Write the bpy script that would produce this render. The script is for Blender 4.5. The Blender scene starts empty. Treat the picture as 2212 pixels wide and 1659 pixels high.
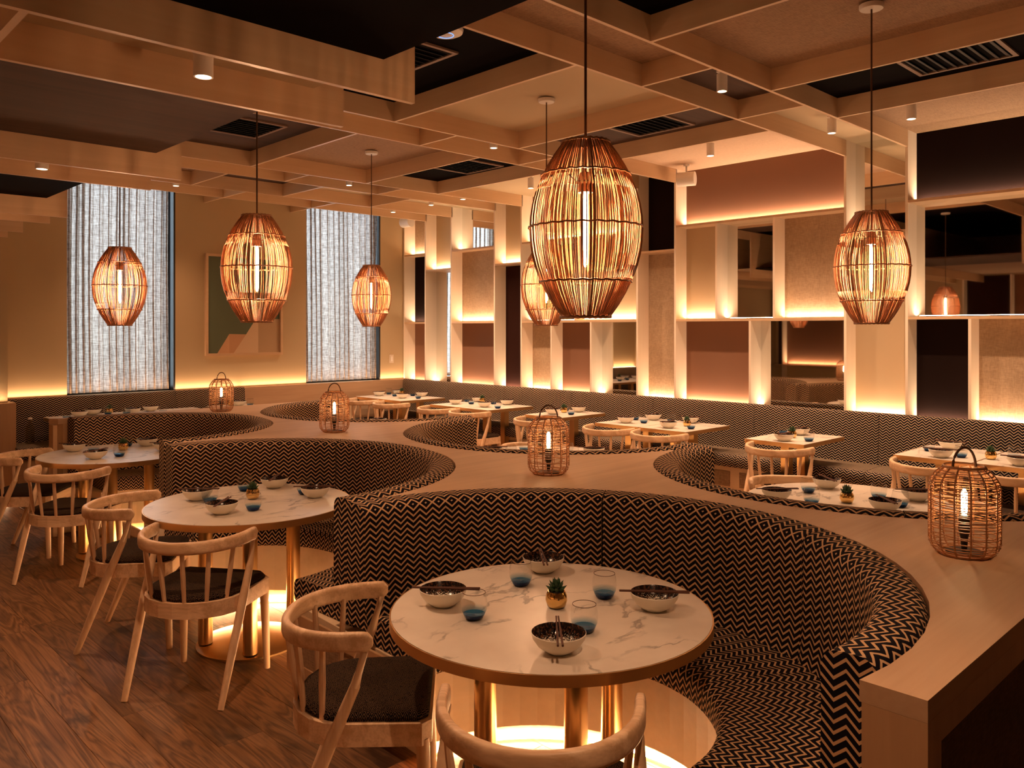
import bpy, math, random
from mathutils import Vector, Matrix
random.seed(7)
PI = math.pi
sc = bpy.context.scene
COL = sc.collection

# ------------------------------------------------------------------ camera, world, exposure
F_PX = 1759.0
TH = math.atan(1696 / 1759.0)
cam_d = bpy.data.cameras.new('camera')
cam_d.sensor_width = 36.0
cam_d.lens = 36.0 * F_PX / 2212.0
cam_d.shift_y = -(829.5 - 712.0) / 2212.0
cam_d.clip_start = 0.05
cam = bpy.data.objects.new('camera', cam_d)
COL.objects.link(cam)
cam.location = (0, 0, 1.68)
cam.rotation_euler = (PI / 2, 0, -TH)
sc.camera = cam

world = bpy.data.worlds.new('world')
sc.world = world
world.use_nodes = True
world.node_tree.nodes['Background'].inputs[0].default_value = (0.50, 0.62, 0.95, 1)
world.node_tree.nodes['Background'].inputs[1].default_value = 0.6

vs = sc.view_settings
vs.view_transform = 'Standard'
vs.look = 'None'
vs.gamma = 1.0
vs.use_curve_mapping = False
vs.exposure = 1.24
cy = sc.cycles
cy.use_denoising = True
cy.max_bounces = 7
cy.diffuse_bounces = 4
cy.glossy_bounces = 4
cy.transmission_bounces = 6
cy.transparent_max_bounces = 16
cy.sample_clamp_indirect = 6.0
cy.sample_clamp_direct = 30.0
cy.caustics_reflective = False
cy.caustics_refractive = False

WARM = (1.0, 0.55, 0.27)
COVE = (1.0, 0.60, 0.33)
NICHE = (1.0, 0.68, 0.43)
P_BULB = 250.0       # pendant filament strength
P_LANT = 32.0
P_SPOT = 36.0
P_NICHE = 2.7      # W per metre
P_COVE = 1.6
P_PLINTH = 4.5
P_DAY = 50.0


def area_light(name, loc, rot, sx, sy, power, color, parent=None, spread=PI):
    d = bpy.data.lights.new(name, 'AREA')
    d.shape = 'RECTANGLE'
    d.size = sx
    d.size_y = sy
    d.energy = power
    d.color = color
    d.spread = spread
    o = bpy.data.objects.new(name, d)
    COL.objects.link(o)
    o.location = loc
    o.rotation_euler = rot
    if parent:
        o.parent = parent
    return o


# ------------------------------------------------------------------ node helpers
class NT:
    def __init__(s, name):
        s.m = bpy.data.materials.new(name)
        s.m.use_nodes = True
        s.t = s.m.node_tree
        s.t.nodes.clear()
        s.out = s.t.nodes.new('ShaderNodeOutputMaterial')

    def n(s, typ, **kw):
        nd = s.t.nodes.new(typ)
        for k, v in kw.items():
            if k[0] == 'i' and k[1:].isdigit():
                s.put(nd.inputs[int(k[1:])], v)
            elif hasattr(nd, k):
                setattr(nd, k, v)
            else:
                s.put(nd.inputs[k.replace('_', ' ')], v)
        return nd

    def put(s, sock, v):
        if isinstance(v, bpy.types.NodeSocket):
            s.t.links.new(v, sock)
        else:
            if isinstance(v, tuple) and len(v) == 3 and sock.type == 'RGBA':
                v = v + (1,)
            sock.default_value = v

    def math(s, op, a, b=0.0, c=None):
        nd = s.t.nodes.new('ShaderNodeMath')
        nd.operation = op
        s.put(nd.inputs[0], a)
        s.put(nd.inputs[1], b)
        if c is not None:
            s.put(nd.inputs[2], c)
        return nd.outputs[0]

    def mix(s, f, a, b):
        nd = s.t.nodes.new('ShaderNodeMix')
        nd.data_type = 'RGBA'
        s.put(nd.inputs[0], f)
        s.put(nd.inputs[6], a)
        s.put(nd.inputs[7], b)
        return nd.outputs[2]

    def ramp(s, f, stops):
        nd = s.t.nodes.new('ShaderNodeValToRGB')
        el = nd.color_ramp.elements
        while len(el) < len(stops):
            el.new(0.5)
        for e, (p, c) in zip(el, stops):
            e.position = p
            e.color = (c[0], c[1], c[2], 1) if isinstance(c, tuple) else (c, c, c, 1)
        s.put(nd.inputs[0], f)
        return nd.outputs[0]

    def bsdf(s, color, rough=0.5, metal=0.0, bump=None, bdist=0.002, bstr=0.5, **kw):
        b = s.t.nodes.new('ShaderNodeBsdfPrincipled')
        s.put(b.inputs['Base Color'], color)
        s.put(b.inputs['Roughness'], rough)
        s.put(b.inputs['Metallic'], metal)
        for k, v in kw.items():
            s.put(b.inputs[k.replace('_', ' ')], v)
        if bump is not None:
            bn = s.t.nodes.new('ShaderNodeBump')
            bn.inputs['Strength'].default_value = bstr
            bn.inputs['Distance'].default_value = bdist
            s.put(bn.inputs['Height'], bump)
            s.t.links.new(bn.outputs[0], b.inputs['Normal'])
        s.t.links.new(b.outputs[0], s.out.inputs[0])
        return b

    def coord(s, kind='Object'):
        return s.t.nodes.new('ShaderNodeTexCoord').outputs[kind]

    def mapped(s, vec, scale, loc=None):
        mp = s.t.nodes.new('ShaderNodeMapping')
        s.put(mp.inputs[0], vec)
        mp.inputs['Scale'].default_value = scale
        if loc is not None:
            s.put(mp.inputs['Location'], loc)
        return mp.outputs[0]


def flat(name, color, rough=0.6, metal=0.0, **kw):
    t = NT(name)
    t.bsdf(color, rough, metal, **kw)
    return t.m


def emit(name, color, strength):
    t = NT(name)
    e = t.n('ShaderNodeEmission')
    e.inputs[0].default_value = color + (1,)
    e.inputs[1].default_value = strength
    t.t.links.new(e.outputs[0], t.out.inputs[0])
    return t.m


def wood(name, c1, c2, axis=0, scale=1.0, rough=0.45, rand=0.0, contrast=1.0, bstr=0.15):
    t = NT(name)
    co = t.coord()
    sc_ = [14.0 * scale] * 3
    sc_[axis] = 1.1 * scale
    loc = None
    if rand:
        oi = t.t.nodes.new('ShaderNodeObjectInfo')
        cx = t.t.nodes.new('ShaderNodeCombineXYZ')
        r = t.math('MULTIPLY', oi.outputs['Random'], 37.0)
        for i in range(3):
            t.t.links.new(r, cx.inputs[i])
        loc = cx.outputs[0]
    v = t.mapped(co, sc_, loc)
    n1 = t.n('ShaderNodeTexNoise', Vector=v, Scale=1.0, Detail=5.0, Roughness=0.6, Distortion=0.6).outputs[0]
    sc2 = [90.0 * scale] * 3
    sc2[axis] = 3.0 * scale
    n2 = t.n('ShaderNodeTexNoise', Vector=t.mapped(co, sc2, loc), Scale=1.0, Detail=3.0).outputs[0]
    f = t.math('ADD', t.math('MULTIPLY', n1, 0.75), t.math('MULTIPLY', n2, 0.25))
    lo, hi = 0.5 - 0.17 / contrast, 0.5 + 0.17 / contrast
    c = t.ramp(f, [(lo, c2), (hi, c1)])
    if rand:
        k = t.math('MULTIPLY_ADD', oi.outputs['Random'], rand, 1.0 - rand * 0.5)
        hs = t.n('ShaderNodeHueSaturation', Color=c)
        t.put(hs.inputs['Value'], k)
        c = hs.outputs[0]
    t.bsdf(c, rough, bump=n2, bdist=0.001, bstr=bstr)
    return t.m


def weave(name, c1, c2, pitch=0.006, rough=0.85, plane='xy', coarse=0.0):
    t = NT(name)
    co = t.coord()
    sx = t.n('ShaderNodeSeparateXYZ', i0=co)
    a, b = {'xy': (0, 1), 'yz': (1, 2), 'xz': (0, 2)}[plane]
    w1 = t.math('SINE', t.math('MULTIPLY', sx.outputs[a], 2 * PI / pitch))
    w2 = t.math('SINE', t.math('MULTIPLY', sx.outputs[b], 2 * PI / pitch))
    s3 = [25.0] * 3
    s3[a] = 220.0
    n1 = t.n('ShaderNodeTexNoise', Vector=t.mapped(co, s3), Scale=1.0, Detail=2.0).outputs[0]
    s4 = [25.0] * 3
    s4[b] = 220.0
    n2 = t.n('ShaderNodeTexNoise', Vector=t.mapped(co, s4), Scale=1.0, Detail=2.0).outputs[0]
    f = t.math('ADD', t.math('MULTIPLY', t.math('MULTIPLY', w1, w2), 0.12),
               t.math('ADD', t.math('MULTIPLY', n1, 0.5), t.math('MULTIPLY', n2, 0.5)))
    if coarse:
        n3 = t.n('ShaderNodeTexNoise', Vector=co, Scale=5.0, Detail=2.0).outputs[0]
        f = t.math('ADD', f, t.math('MULTIPLY', t.math('SUBTRACT', n3, 0.5), coarse))
    c = t.ramp(f, [(0.36, c2), (0.62, c1)])
    t.bsdf(c, rough, bump=f, bdist=0.002, bstr=0.4)
    return t.m


def chevron(name, tan=(0.72, 0.455, 0.25), dark=(0.007, 0.006, 0.010), lam=0.060, amp=0.0255, per=0.0248, w=0.35):
    t = NT(name)
    uv = t.t.nodes.new('ShaderNodeUVMap').outputs[0]
    sx = t.n('ShaderNodeSeparateXYZ', i0=uv)
    fr = t.math('FRACT', t.math('DIVIDE', sx.outputs[0], lam))
    tri = t.math('MULTIPLY', t.math('ABSOLUTE', t.math('SUBTRACT', fr, 0.5)), 2.0)
    s = t.math('FRACT', t.math('DIVIDE', t.math('ADD', sx.outputs[1], t.math('MULTIPLY', tri, amp)), per))
    m = t.math('LESS_THAN', s, w)
    n = t.n('ShaderNodeTexNoise', Vector=t.coord(), Scale=400.0, Detail=1.0).outputs[0]
    tanv = t.mix(n, tan, tuple(c * 0.7 for c in tan))
    c = t.mix(m, dark, tanv)
    t.bsdf(c, 0.9, bump=m, bdist=0.001, bstr=0.25, Specular_IOR_Level=0.1)
    return t.m


M = {}
M['maple'] = wood('pale_maple', (0.66, 0.45, 0.27), (0.56, 0.36, 0.205), 0, 0.6, 0.42, contrast=0.8)
M['maple_y'] = wood('pale_maple_y', (0.66, 0.45, 0.27), (0.56, 0.36, 0.205), 1, 0.6, 0.42, contrast=0.8)
M['maple_z'] = wood('pale_maple_z', (0.88, 0.75, 0.60), (0.82, 0.68, 0.53), 2, 0.5, 0.45, contrast=0.8)
M['oak'] = wood('light_oak_counter', (0.58, 0.375, 0.225), (0.45, 0.275, 0.155), 0, 0.55, 0.58, contrast=0.9)
M['base_wood'] = wood('booth_base_oak', (0.88, 0.66, 0.44), (0.78, 0.57, 0.36), 0, 0.5, 0.5)
M['oak_z'] = wood('light_oak_upright', (0.54, 0.32, 0.17), (0.42, 0.24, 0.12), 2, 0.6, 0.42)
M['ash'] = wood('ash_chair', (0.86, 0.60, 0.38), (0.62, 0.38, 0.21), 0, 1.6, 0.45, contrast=1.7)
M['ash_z'] = wood('ash_chair_upright', (0.84, 0.58, 0.37), (0.62, 0.38, 0.21), 2, 1.4, 0.4, contrast=1.1)
M['ply_dark'] = wood('dark_plywood', (0.075, 0.036, 0.020), (0.045, 0.021, 0.012), 0, 0.5, 0.85)
M['black'] = flat('black_paint', (0.0025, 0.001, 0.001), 0.9, Specular_IOR_Level=0.05)
M['vent'] = flat('vent_black', (0.012, 0.010, 0.009), 0.6)
M['vent_trim'] = flat('vent_trim', (0.22, 0.13, 0.085), 0.5)
M['beige_ceil'] = flat('beige_ceiling', (0.52, 0.40, 0.25), 0.85)
M['ceil_weave'] = weave('ceiling_weave', (0.40, 0.25, 0.145), (0.25, 0.15, 0.085), 0.012, plane='xy')
M['ceil_weave_light'] = weave('ceiling_weave_light', (0.70, 0.50, 0.34), (0.58, 0.40, 0.27), 0.010, plane='xy')
M['linen'] = weave('linen_panel', (0.48, 0.34, 0.215), (0.32, 0.21, 0.125), 0.005, plane='yz', coarse=0.25)
M['linen_dark'] = weave('woven_brown_panel', (0.36, 0.22, 0.12), (0.16, 0.085, 0.042), 0.006, plane='yz', coarse=0.3)
M['linen_dark_x'] = weave('woven_brown_panel_x', (0.15, 0.085, 0.045), (0.05, 0.028, 0.015), 0.006, plane='xz', coarse=0.3)
M['sand'] = flat('sand_paint_panel', (0.50, 0.375, 0.235), 0.85, Specular_IOR_Level=0.2)
M['terracotta'] = flat('terracotta_brown_panel', (0.215, 0.105, 0.062), 0.9, Specular_IOR_Level=0.2)
M['espresso'] = flat('espresso_panel', (0.028, 0.009, 0.006), 0.9, Specular_IOR_Level=0.1)
M['black_panel'] = flat('black_panel', (0.010, 0.004, 0.003), 0.9, Specular_IOR_Level=0.1)
M['plaster'] = flat('wall_plaster', (0.46, 0.335, 0.19), 0.9)
M['floor_base'] = flat('floor_base', (0.02, 0.012, 0.008), 0.9)
M['white'] = flat('white_enamel', (0.75, 0.68, 0.60), 0.45)
M['brass'] = flat('brushed_brass', (0.72, 0.47, 0.22), 0.28, 1.0)
M['brass_edge'] = flat('brass_edge', (0.78, 0.50, 0.24), 0.35, 1.0)
M['gold'] = flat('polished_gold_pot', (0.85, 0.55, 0.20), 0.12, 1.0)
M['chrome'] = flat('spot_lip', (0.6, 0.5, 0.42), 0.3, 0.6)
M['chev'] = chevron('chevron_fabric')
M['chev_wall'] = chevron('chevron_fabric_wall', tan=(0.62, 0.44, 0.28), lam=0.057, amp=0.0235, per=0.0225, w=0.32)
M['cord'] = flat('brown_cord', (0.10, 0.045, 0.02), 0.8)
M['black_plastic'] = flat('black_plastic', (0.012, 0.01, 0.01), 0.4)
M['chop'] = wood('dark_chopstick', (0.14, 0.05, 0.025), (0.07, 0.025, 0.013), 0, 3.0, 0.75)
M['bowl_out'] = flat('bowl_cream', (0.80, 0.74, 0.62), 0.35)
M['leafm'] = flat('succulent_green', (0.035, 0.085, 0.035), 0.5)
M['leafm2'] = flat('succulent_light_green', (0.09, 0.17, 0.05), 0.5)
M['soil'] = flat('potting_soil', (0.02, 0.012, 0.008), 0.9)
M['mirror'] = flat('mirror_silver', (0.86, 0.84, 0.80), 0.02, 1.0)
M['plate'] = flat('switch_plate', (0.62, 0.50, 0.38), 0.4)
M['art_green'] = flat('art_sage_green', (0.105, 0.13, 0.075), 0.7)
M['art_peach'] = flat('art_peach', (0.62, 0.36, 0.20), 0.7)
M['art_sand'] = flat('art_sand', (0.66, 0.47, 0.30), 0.7)
M['art_tan'] = flat('art_tan', (0.45, 0.30, 0.17), 0.7)
M['art_peach_dark'] = flat('art_peach_dark', (0.55, 0.31, 0.165), 0.7)
M['bulb'] = emit('filament_glow', (1.0, 0.55, 0.29), P_BULB)
M['bulb_lantern'] = emit('lantern_filament_glow', (1.0, 0.60, 0.28), P_LANT)
M['lens'] = emit('spot_lens_glow', (1.0, 0.72, 0.45), 6.0)
M['led'] = emit('led_strip_glow', (1.0, 0.58, 0.27), 60.0)
M['ring_blue'] = emit('blue_status_ring', (0.25, 0.45, 1.0), 0.6)


def rattan_mat():
    t = NT('rattan')
    n = t.n('ShaderNodeTexNoise', Vector=t.coord(), Scale=30.0, Detail=2.0).outputs[0]
    c = t.ramp(n, [(0.3, (0.34, 0.145, 0.06)), (0.7, (0.52, 0.26, 0.12))])
    t.bsdf(c, 0.5)
    return t.m


M['rattan'] = rattan_mat()


def marble_mat():
    t = NT('marble_top')
    co = t.coord()
    w = t.n('ShaderNodeTexNoise', Vector=co, Scale=3.0, Detail=4.0).outputs['Color']
    add = t.t.nodes.new('ShaderNodeMixRGB')
    add.blend_type = 'ADD'
    add.inputs[0].default_value = 0.35
    t.put(add.inputs[1], co)
    t.put(add.inputs[2], w)
    n1 = t.n('ShaderNodeTexNoise', Vector=t.mapped(add.outputs[0], (1.6, 4.2, 1.6)), Scale=1.0, Detail=6.0, Roughness=0.55).outputs[0]
    v = t.math('ABSOLUTE', t.math('SUBTRACT', n1, 0.5))
    vein = t.ramp(v, [(0.0, 1.0), (0.020, 0.0)])
    n2 = t.n('ShaderNodeTexNoise', Vector=co, Scale=4.5, Detail=2.0).outputs[0]
    gate = t.ramp(n2, [(0.40, 0.0), (0.56, 1.0)])
    f = t.math('MULTIPLY', t.math('MULTIPLY', vein, gate), 0.75)
    base = t.ramp(t.n('ShaderNodeTexNoise', Vector=co, Scale=6.0, Detail=4.0).outputs[0], [(0.3, (0.68, 0.59, 0.50)), (0.7, (0.80, 0.71, 0.61))])
    c = t.mix(f, base, (0.18, 0.15, 0.13))
    t.bsdf(c, 0.33)
    return t.m


M['marble'] = marble_mat()


def seat_mat():
    t = NT('dark_diamond_seat_fabric')
    sx = t.n('ShaderNodeSeparateXYZ', i0=t.coord())
    P = 0.024
    a = t.math('ABSOLUTE', t.math('SUBTRACT', t.math('FRACT', t.math('DIVIDE', sx.outputs[0], P)), 0.5))
    b = t.math('ABSOLUTE', t.math('SUBTRACT', t.math('FRACT', t.math('DIVIDE', sx.outputs[1], P)), 0.5))
    d = t.math('FRACT', t.math('MULTIPLY', t.math('ADD', a, b), 4.0))
    m = t.math('LESS_THAN', d, 0.36)
    n = t.n('ShaderNodeTexNoise', Vector=t.coord(), Scale=300.0).outputs[0]
    m = t.math('MULTIPLY', m, t.math('GREATER_THAN', n, 0.42))
    c = t.mix(m, (0.005, 0.004, 0.005), (0.13, 0.075, 0.040))
    t.bsdf(c, 0.95, bump=m, bdist=0.001, bstr=0.3, Specular_IOR_Level=0.08)
    return t.m


M['seat'] = seat_mat()


def bowl_in_mat():
    t = NT('bowl_speckled_glaze')
    co = t.coord()
    sx = t.n('ShaderNodeSeparateXYZ', i0=co)
    r = t.math('SQRT', t.math('ADD', t.math('POWER', sx.outputs[0], 2.0), t.math('POWER', sx.outputs[1], 2.0)))
    n = t.n('ShaderNodeTexNoise', Vector=co, Scale=260.0, Detail=1.0).outputs[0]
    f = t.math('ADD', t.math('MULTIPLY', t.math('SUBTRACT', r, 0.047), 14.0), t.math('SUBTRACT', n, 0.25))
    m = t.ramp(f, [(0.30, 0.0), (0.36, 1.0)])
    brown = t.ramp(t.n('ShaderNodeTexNoise', Vector=co, Scale=120.0, Detail=2.0).outputs[0], [(0.5, (0.010, 0.007, 0.006)), (0.68, (0.13, 0.05, 0.022))])
    c = t.mix(m, (0.66, 0.58, 0.46), brown)
    t.bsdf(c, 0.2)
    return t.m


M['bowl_in'] = bowl_in_mat()


def glass_mat(name, h, blue=True):
    t = NT(name)
    sx = t.n('ShaderNodeSeparateXYZ', i0=t.coord())
    z = t.math('DIVIDE', sx.outputs[2], h)
    if blue:
        col = t.ramp(z, [(0.0, (0.015, 0.16, 0.36)), (0.16, (0.10, 0.36, 0.58)), (0.42, (0.955, 0.955, 0.95))])
    else:
        col = t.ramp(z, [(0.0, (0.75, 0.72, 0.62)), (1.0, (0.85, 0.83, 0.76))])
    tr = t.n('ShaderNodeBsdfTransparent')
    t.put(tr.inputs[0], col)
    gl = t.n('ShaderNodeBsdfGlossy')
    gl.inputs['Roughness'].default_value = 0.02
    gl.inputs[0].default_value = (1, 1, 1, 1)
    fr = t.n('ShaderNodeLayerWeight')
    fr.inputs[0].default_value = 0.5
    f = t.math('MULTIPLY_ADD', t.math('POWER', fr.outputs['Facing'], 4.0), 0.6, 0.03)
    mx = t.n('ShaderNodeMixShader')
    t.put(mx.inputs[0], f)
    t.t.links.new(tr.outputs[0], mx.inputs[1])
    t.t.links.new(gl.outputs[0], mx.inputs[2])
    t.t.links.new(mx.outputs[0], t.out.inputs[0])
    return t.m


M['glass'] = glass_mat('blue_base_glass', 0.085)
M['glass_clear'] = glass_mat('clear_bottle_glass', 0.26, False)


def liquid_mat():
    t = NT('blue_glass_base')
    t.bsdf((0.012, 0.19, 0.38), 0.06, Transmission_Weight=0.45, IOR=1.3)
    return t.m


M['blue'] = liquid_mat()


def curtain_mat():
    t = NT('linen_sheer_curtain')
    co = t.coord()
    s1 = t.n('ShaderNodeTexNoise', Vector=t.mapped(co, (260, 1, 14)), Scale=1.0, Detail=2.0).outputs[0]
    s2 = t.n('ShaderNodeTexNoise', Vector=t.mapped(co, (14, 1, 200)), Scale=1.0, Detail=2.0).outputs[0]
    f = t.math('ADD', t.math('MULTIPLY', s1, 0.5), t.math('MULTIPLY', s2, 0.5))
    c = t.ramp(f, [(0.38, (0.24, 0.17, 0.13)), (0.62, (0.66, 0.56, 0.48))])
    d = t.n('ShaderNodeBsdfDiffuse')
    t.put(d.inputs[0], c)
    tl = t.n('ShaderNodeBsdfTranslucent')
    t.put(tl.inputs[0], c)
    mx = t.n('ShaderNodeMixShader')
    mx.inputs[0].default_value = 0.6
    t.t.links.new(d.outputs[0], mx.inputs[1])
    t.t.links.new(tl.outputs[0], mx.inputs[2])
    tp = t.n('ShaderNodeBsdfTransparent')
    m2 = t.n('ShaderNodeMixShader')
    m2.inputs[0].default_value = 0.16
    t.t.links.new(mx.outputs[0], m2.inputs[1])
    t.t.links.new(tp.outputs[0], m2.inputs[2])
    t.t.links.new(m2.outputs[0], t.out.inputs[0])
    return t.m


M['curtain'] = curtain_mat()


def floor_mat():
    t = NT('oak_plank')
    co = t.coord()
    oi = t.t.nodes.new('ShaderNodeObjectInfo')
    cx = t.t.nodes.new('ShaderNodeCombineXYZ')
    r = t.math('MULTIPLY', oi.outputs['Random'], 53.0)
    for i in range(3):
        t.t.links.new(r, cx.inputs[i])
    v = t.mapped(co, (9.0, 0.9, 4.0), cx.outputs[0])
    n1 = t.n('ShaderNodeTexNoise', Vector=v, Scale=1.0, Detail=3.0, Distortion=0.9).outputs[0]
    rings = t.math('FRACT', t.math('MULTIPLY', n1, 9.0))
    rg = t.ramp(rings, [(0.0, 0.0), (0.45, 1.0), (1.0, 0.0)])
    n2 = t.n('ShaderNodeTexNoise', Vector=t.mapped(co, (160, 5, 10), cx.outputs[0]), Scale=1.0, Detail=2.0).outputs[0]
    k = t.n('ShaderNodeTexNoise', Vector=t.mapped(co, (6, 3.4, 4), cx.outputs[0]), Scale=1.0, Detail=3.0).outputs[0]
    knot = t.ramp(k, [(0.60, 0.0), (0.70, 1.0)])
    f = t.math('ADD', t.math('MULTIPLY', rg, 0.45), t.math('MULTIPLY', n2, 0.55))
    c = t.ramp(f, [(0.2, (0.085, 0.036, 0.015)), (0.8, (0.30, 0.145, 0.062))])
    c = t.mix(t.math('MULTIPLY', knot, 0.75), c, (0.035, 0.015, 0.009))
    hs = t.n('ShaderNodeHueSaturation', Color=c)
    t.put(hs.inputs['Value'], t.math('MULTIPLY_ADD', oi.outputs['Random'], 0.75, 0.65))
    t.bsdf(hs.outputs[0], 0.46, bump=f, bdist=0.001, bstr=0.25)
    return t.m


M['floor'] = floor_mat()


# ------------------------------------------------------------------ mesh helpers
class MB:
    def __init__(s):
        s.v, s.f, s.uv, s.mi = [], [], [], []

    def face(s, idx, uvs=None, mi=0):
        s.f.append(tuple(idx))
        s.uv.append(uvs)
        s.mi.append(mi)

    def box(s, x0, x1, y0, y1, z0, z1, mi=0, M4=None):
        b = len(s.v)
        P = [(x0, y0, z0), (x1, y0, z0), (x1, y1, z0), (x0, y1, z0), (x0, y0, z1), (x1, y0, z1), (x1, y1, z1), (x0, y1, z1)]
        if M4 is not None:
            P = [tuple(M4 @ Vector(p)) for p in P]
        s.v += P
        for q in ((3, 2, 1, 0), (4, 5, 6, 7), (0, 1, 5, 4), (1, 2, 6, 5), (2, 3, 7, 6), (3, 0, 4, 7)):
            s.face([b + i for i in q], mi=mi)
        return s

    def tube(s, pts, r, n=8, cap=True, squash=1.0, up=(0, 0, 1), mi=0, closed=False, sq=1.0):
        pts = [Vector(p) for p in pts]
        m = len(pts)
        rr = r if isinstance(r, (list, tuple)) else [r] * m
        b = len(s.v)
        prev = None
        for i, p in enumerate(pts):
            if closed:
                d = pts[(i + 1) % m] - pts[i - 1]
            else:
                d = pts[min(i + 1, m - 1)] - pts[max(i - 1, 0)]
            d.normalize()
            u = Vector(up)
            if abs(d.dot(u)) > 0.95:
                u = Vector((1, 0, 0)) if abs(d.x) < 0.9 else Vector((0, 1, 0))
            sx_ = d.cross(u).normalized()
            uy = sx_.cross(d).normalized()
            ri = rr[i]
            ra, rb = ri if isinstance(ri, tuple) else (ri * squash, ri)
            for k in range(n):
                a = 2 * PI * (k + 0.5) / n
                ca, sa = math.cos(a), math.sin(a)
                if sq != 1.0:
                    ca, sa = math.copysign(abs(ca) ** sq, ca), math.copysign(abs(sa) ** sq, sa)
                s.v.append(tuple(p + sx_ * (ra * ca) + uy * (rb * sa)))
        rng = m if closed else m - 1
        for i in range(rng):
            j = (i + 1) % m
            for k in range(n):
                k2 = (k + 1) % n
                s.face([b + i * n + k, b + j * n + k, b + j * n + k2, b + i * n + k2], mi=mi)
        if cap and not closed:
            s.face([b + k for k in range(n)], mi=mi)
            s.face([b + (m - 1) * n + k for k in reversed(range(n))], mi=mi)
        return s

    def lathe(s, prof, n=24, c=(0, 0), mi=0, mis=None):
        b = len(s.v)
        m = len(prof)
        for r, z in prof:
            for k in range(n):
                a = 2 * PI * k / n
                s.v.append((c[0] + r * math.cos(a), c[1] + r * math.sin(a), z))
        for i in range(m - 1):
            for k in range(n):
                k2 = (k + 1) % n
                s.face([b + i * n + k, b + i * n + k2, b + (i + 1) * n + k2, b + (i + 1) * n + k], mi=(mis[i] if mis else mi))
        return s

    def disc(s, r, z, n=24, c=(0, 0), up=True, mi=0):
        b = len(s.v)
        for k in range(n):
            a = 2 * PI * k / n
            s.v.append((c[0] + r * math.cos(a), c[1] + r * math.sin(a), z))
        idx = list(range(b, b + n))
        s.face(idx if up else idx[::-1], mi=mi)
        return s

    def prism(s, poly, z0, z1, mi=0):
        b = len(s.v)
        n = len(poly)
        s.v += [(x, y, z0) for x, y in poly] + [(x, y, z1) for x, y in poly]
        s.face([b + i for i in reversed(range(n))], mi=mi)
        s.face([b + n + i for i in range(n)], mi=mi)
        for i in range(n):
            j = (i + 1) % n
            s.face([b + i, b + j, b + n + j, b + n + i], mi=mi)
        return s

    def sweep(s, path, prof, u0=0.0, us=None, v0=0.0, top=None):
        """path: (x,y,nx,ny); prof: closed loop of (offset,z); UV in metres"""
        b = len(s.v)
        m, n = len(path), len(prof)
        U = [u0]
        for i in range(1, m):
            U.append(U[-1] + (us if us else math.hypot(path[i][0] - path[i - 1][0], path[i][1] - path[i - 1][1])))
        V = [v0]
        for k in range(1, n + 1):
            V.append(V[-1] + math.hypot(prof[k % n][0] - prof[k - 1][0], prof[k % n][1] - prof[k - 1][1]))
        for x, y, nx, ny in path:
            for o, z in prof:
                s.v.append((x + nx * o, y + ny * o, z))
        for i in range(m - 1):
            for k in range(n):
                k2 = (k + 1) % n
                du = .031 if top and (prof[k][1] + prof[k2][1]) / 2 > top else 0.0
                s.face([b + i * n + k, b + (i + 1) * n + k, b + (i + 1) * n + k2, b + i * n + k2],
                       [(U[i] + du, V[k]), (U[i + 1] + du, V[k]), (U[i + 1] + du, V[k + 1]), (U[i] + du, V[k + 1])])
        for i, rev in ((0, True), (m - 1, False)):
            idx = [b + i * n + k for k in range(n)]
            uvs = [(prof[k][0] + 0.013, prof[k][1]) for k in range(n)]
            if rev:
                idx.reverse()
                uvs.reverse()
            s.face(idx, uvs)
        return s

    def mesh(s, name, mats, smooth=False, angle=40):
        me = bpy.data.meshes.new(name)
        me.from_pydata(s.v, [], s.f)
        for m in (mats if isinstance(mats, (list, tuple)) else [mats]):
            me.materials.append(m)
        if any(s.mi):
            me.polygons.foreach_set('material_index', s.mi)
        if any(u is not None for u in s.uv):
            lay = me.uv_layers.new(name='UVMap')
            li = 0
            for f, u in zip(s.f, s.uv):
                for k in range(len(f)):
                    if u is not None:
                        lay.data[li].uv = u[k]
                    li += 1
        me.update()
        if smooth:
            me.polygons.foreach_set('use_smooth', [True] * len(me.polygons))
            try:
                me.set_sharp_from_angle(angle=math.radians(angle))
            except Exception:
                pass
        return me


def obj(name, data, parent=None, loc=None, rotz=None, mats=None, smooth=False, **props):
    if isinstance(data, MB):
        data = data.mesh(name, mats, smooth)
    o = bpy.data.objects.new(name, data)
    COL.objects.link(o)
    if loc is not None:
        o.location = loc
    if rotz is not None:
        o.rotation_euler = (0, 0, rotz)
    if parent is not None:
        o.parent = parent
    for k, v in props.items():
        o[k] = v
    return o


def tag(o, label, cat, group=None):
    o['label'] = label
    o['category'] = cat
    if group:
        o['group'] = group
    return o


def thing(name, label, cat, loc=(0, 0, 0), rotz=0.0, group=None):
    o = bpy.data.objects.new(name, None)
    COL.objects.link(o)
    o.location = loc
    o.rotation_euler = (0, 0, rotz)
    o.empty_display_size = 0.05
    return tag(o, label, cat, group)


def dup(root, loc, rotz, label=None, group=None, scale=None):
    r = root.copy()
    COL.objects.link(r)
    r.location = loc
    r.rotation_euler = (0, 0, rotz)
    if scale:
        r.scale = scale
    if label:
        r['label'] = label
    if group:
        r['group'] = group
    for ch in list(root.children):
        c = ch.copy()
        COL.objects.link(c)
        c.parent = r
        for g in ch.children:
            d = g.copy()
            COL.objects.link(d)
            d.parent = c
    return r


def struct(name, mb, mats, parent=None, smooth=False):
    o = obj(name, mb, parent, mats=mats, smooth=smooth)
    if parent is None:
        o['kind'] = 'structure'
    return o


# ------------------------------------------------------------------ SETTING
X0, X1, Y0, Y1 = -2.6, 7.32, -2.6, 9.65
ZT = 3.35
floor = struct('floor', MB().box(X0 - .1, X1 + .1, Y0 - .1, Y1 + .5, -0.12, -0.016), M['floor_base'])
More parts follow.
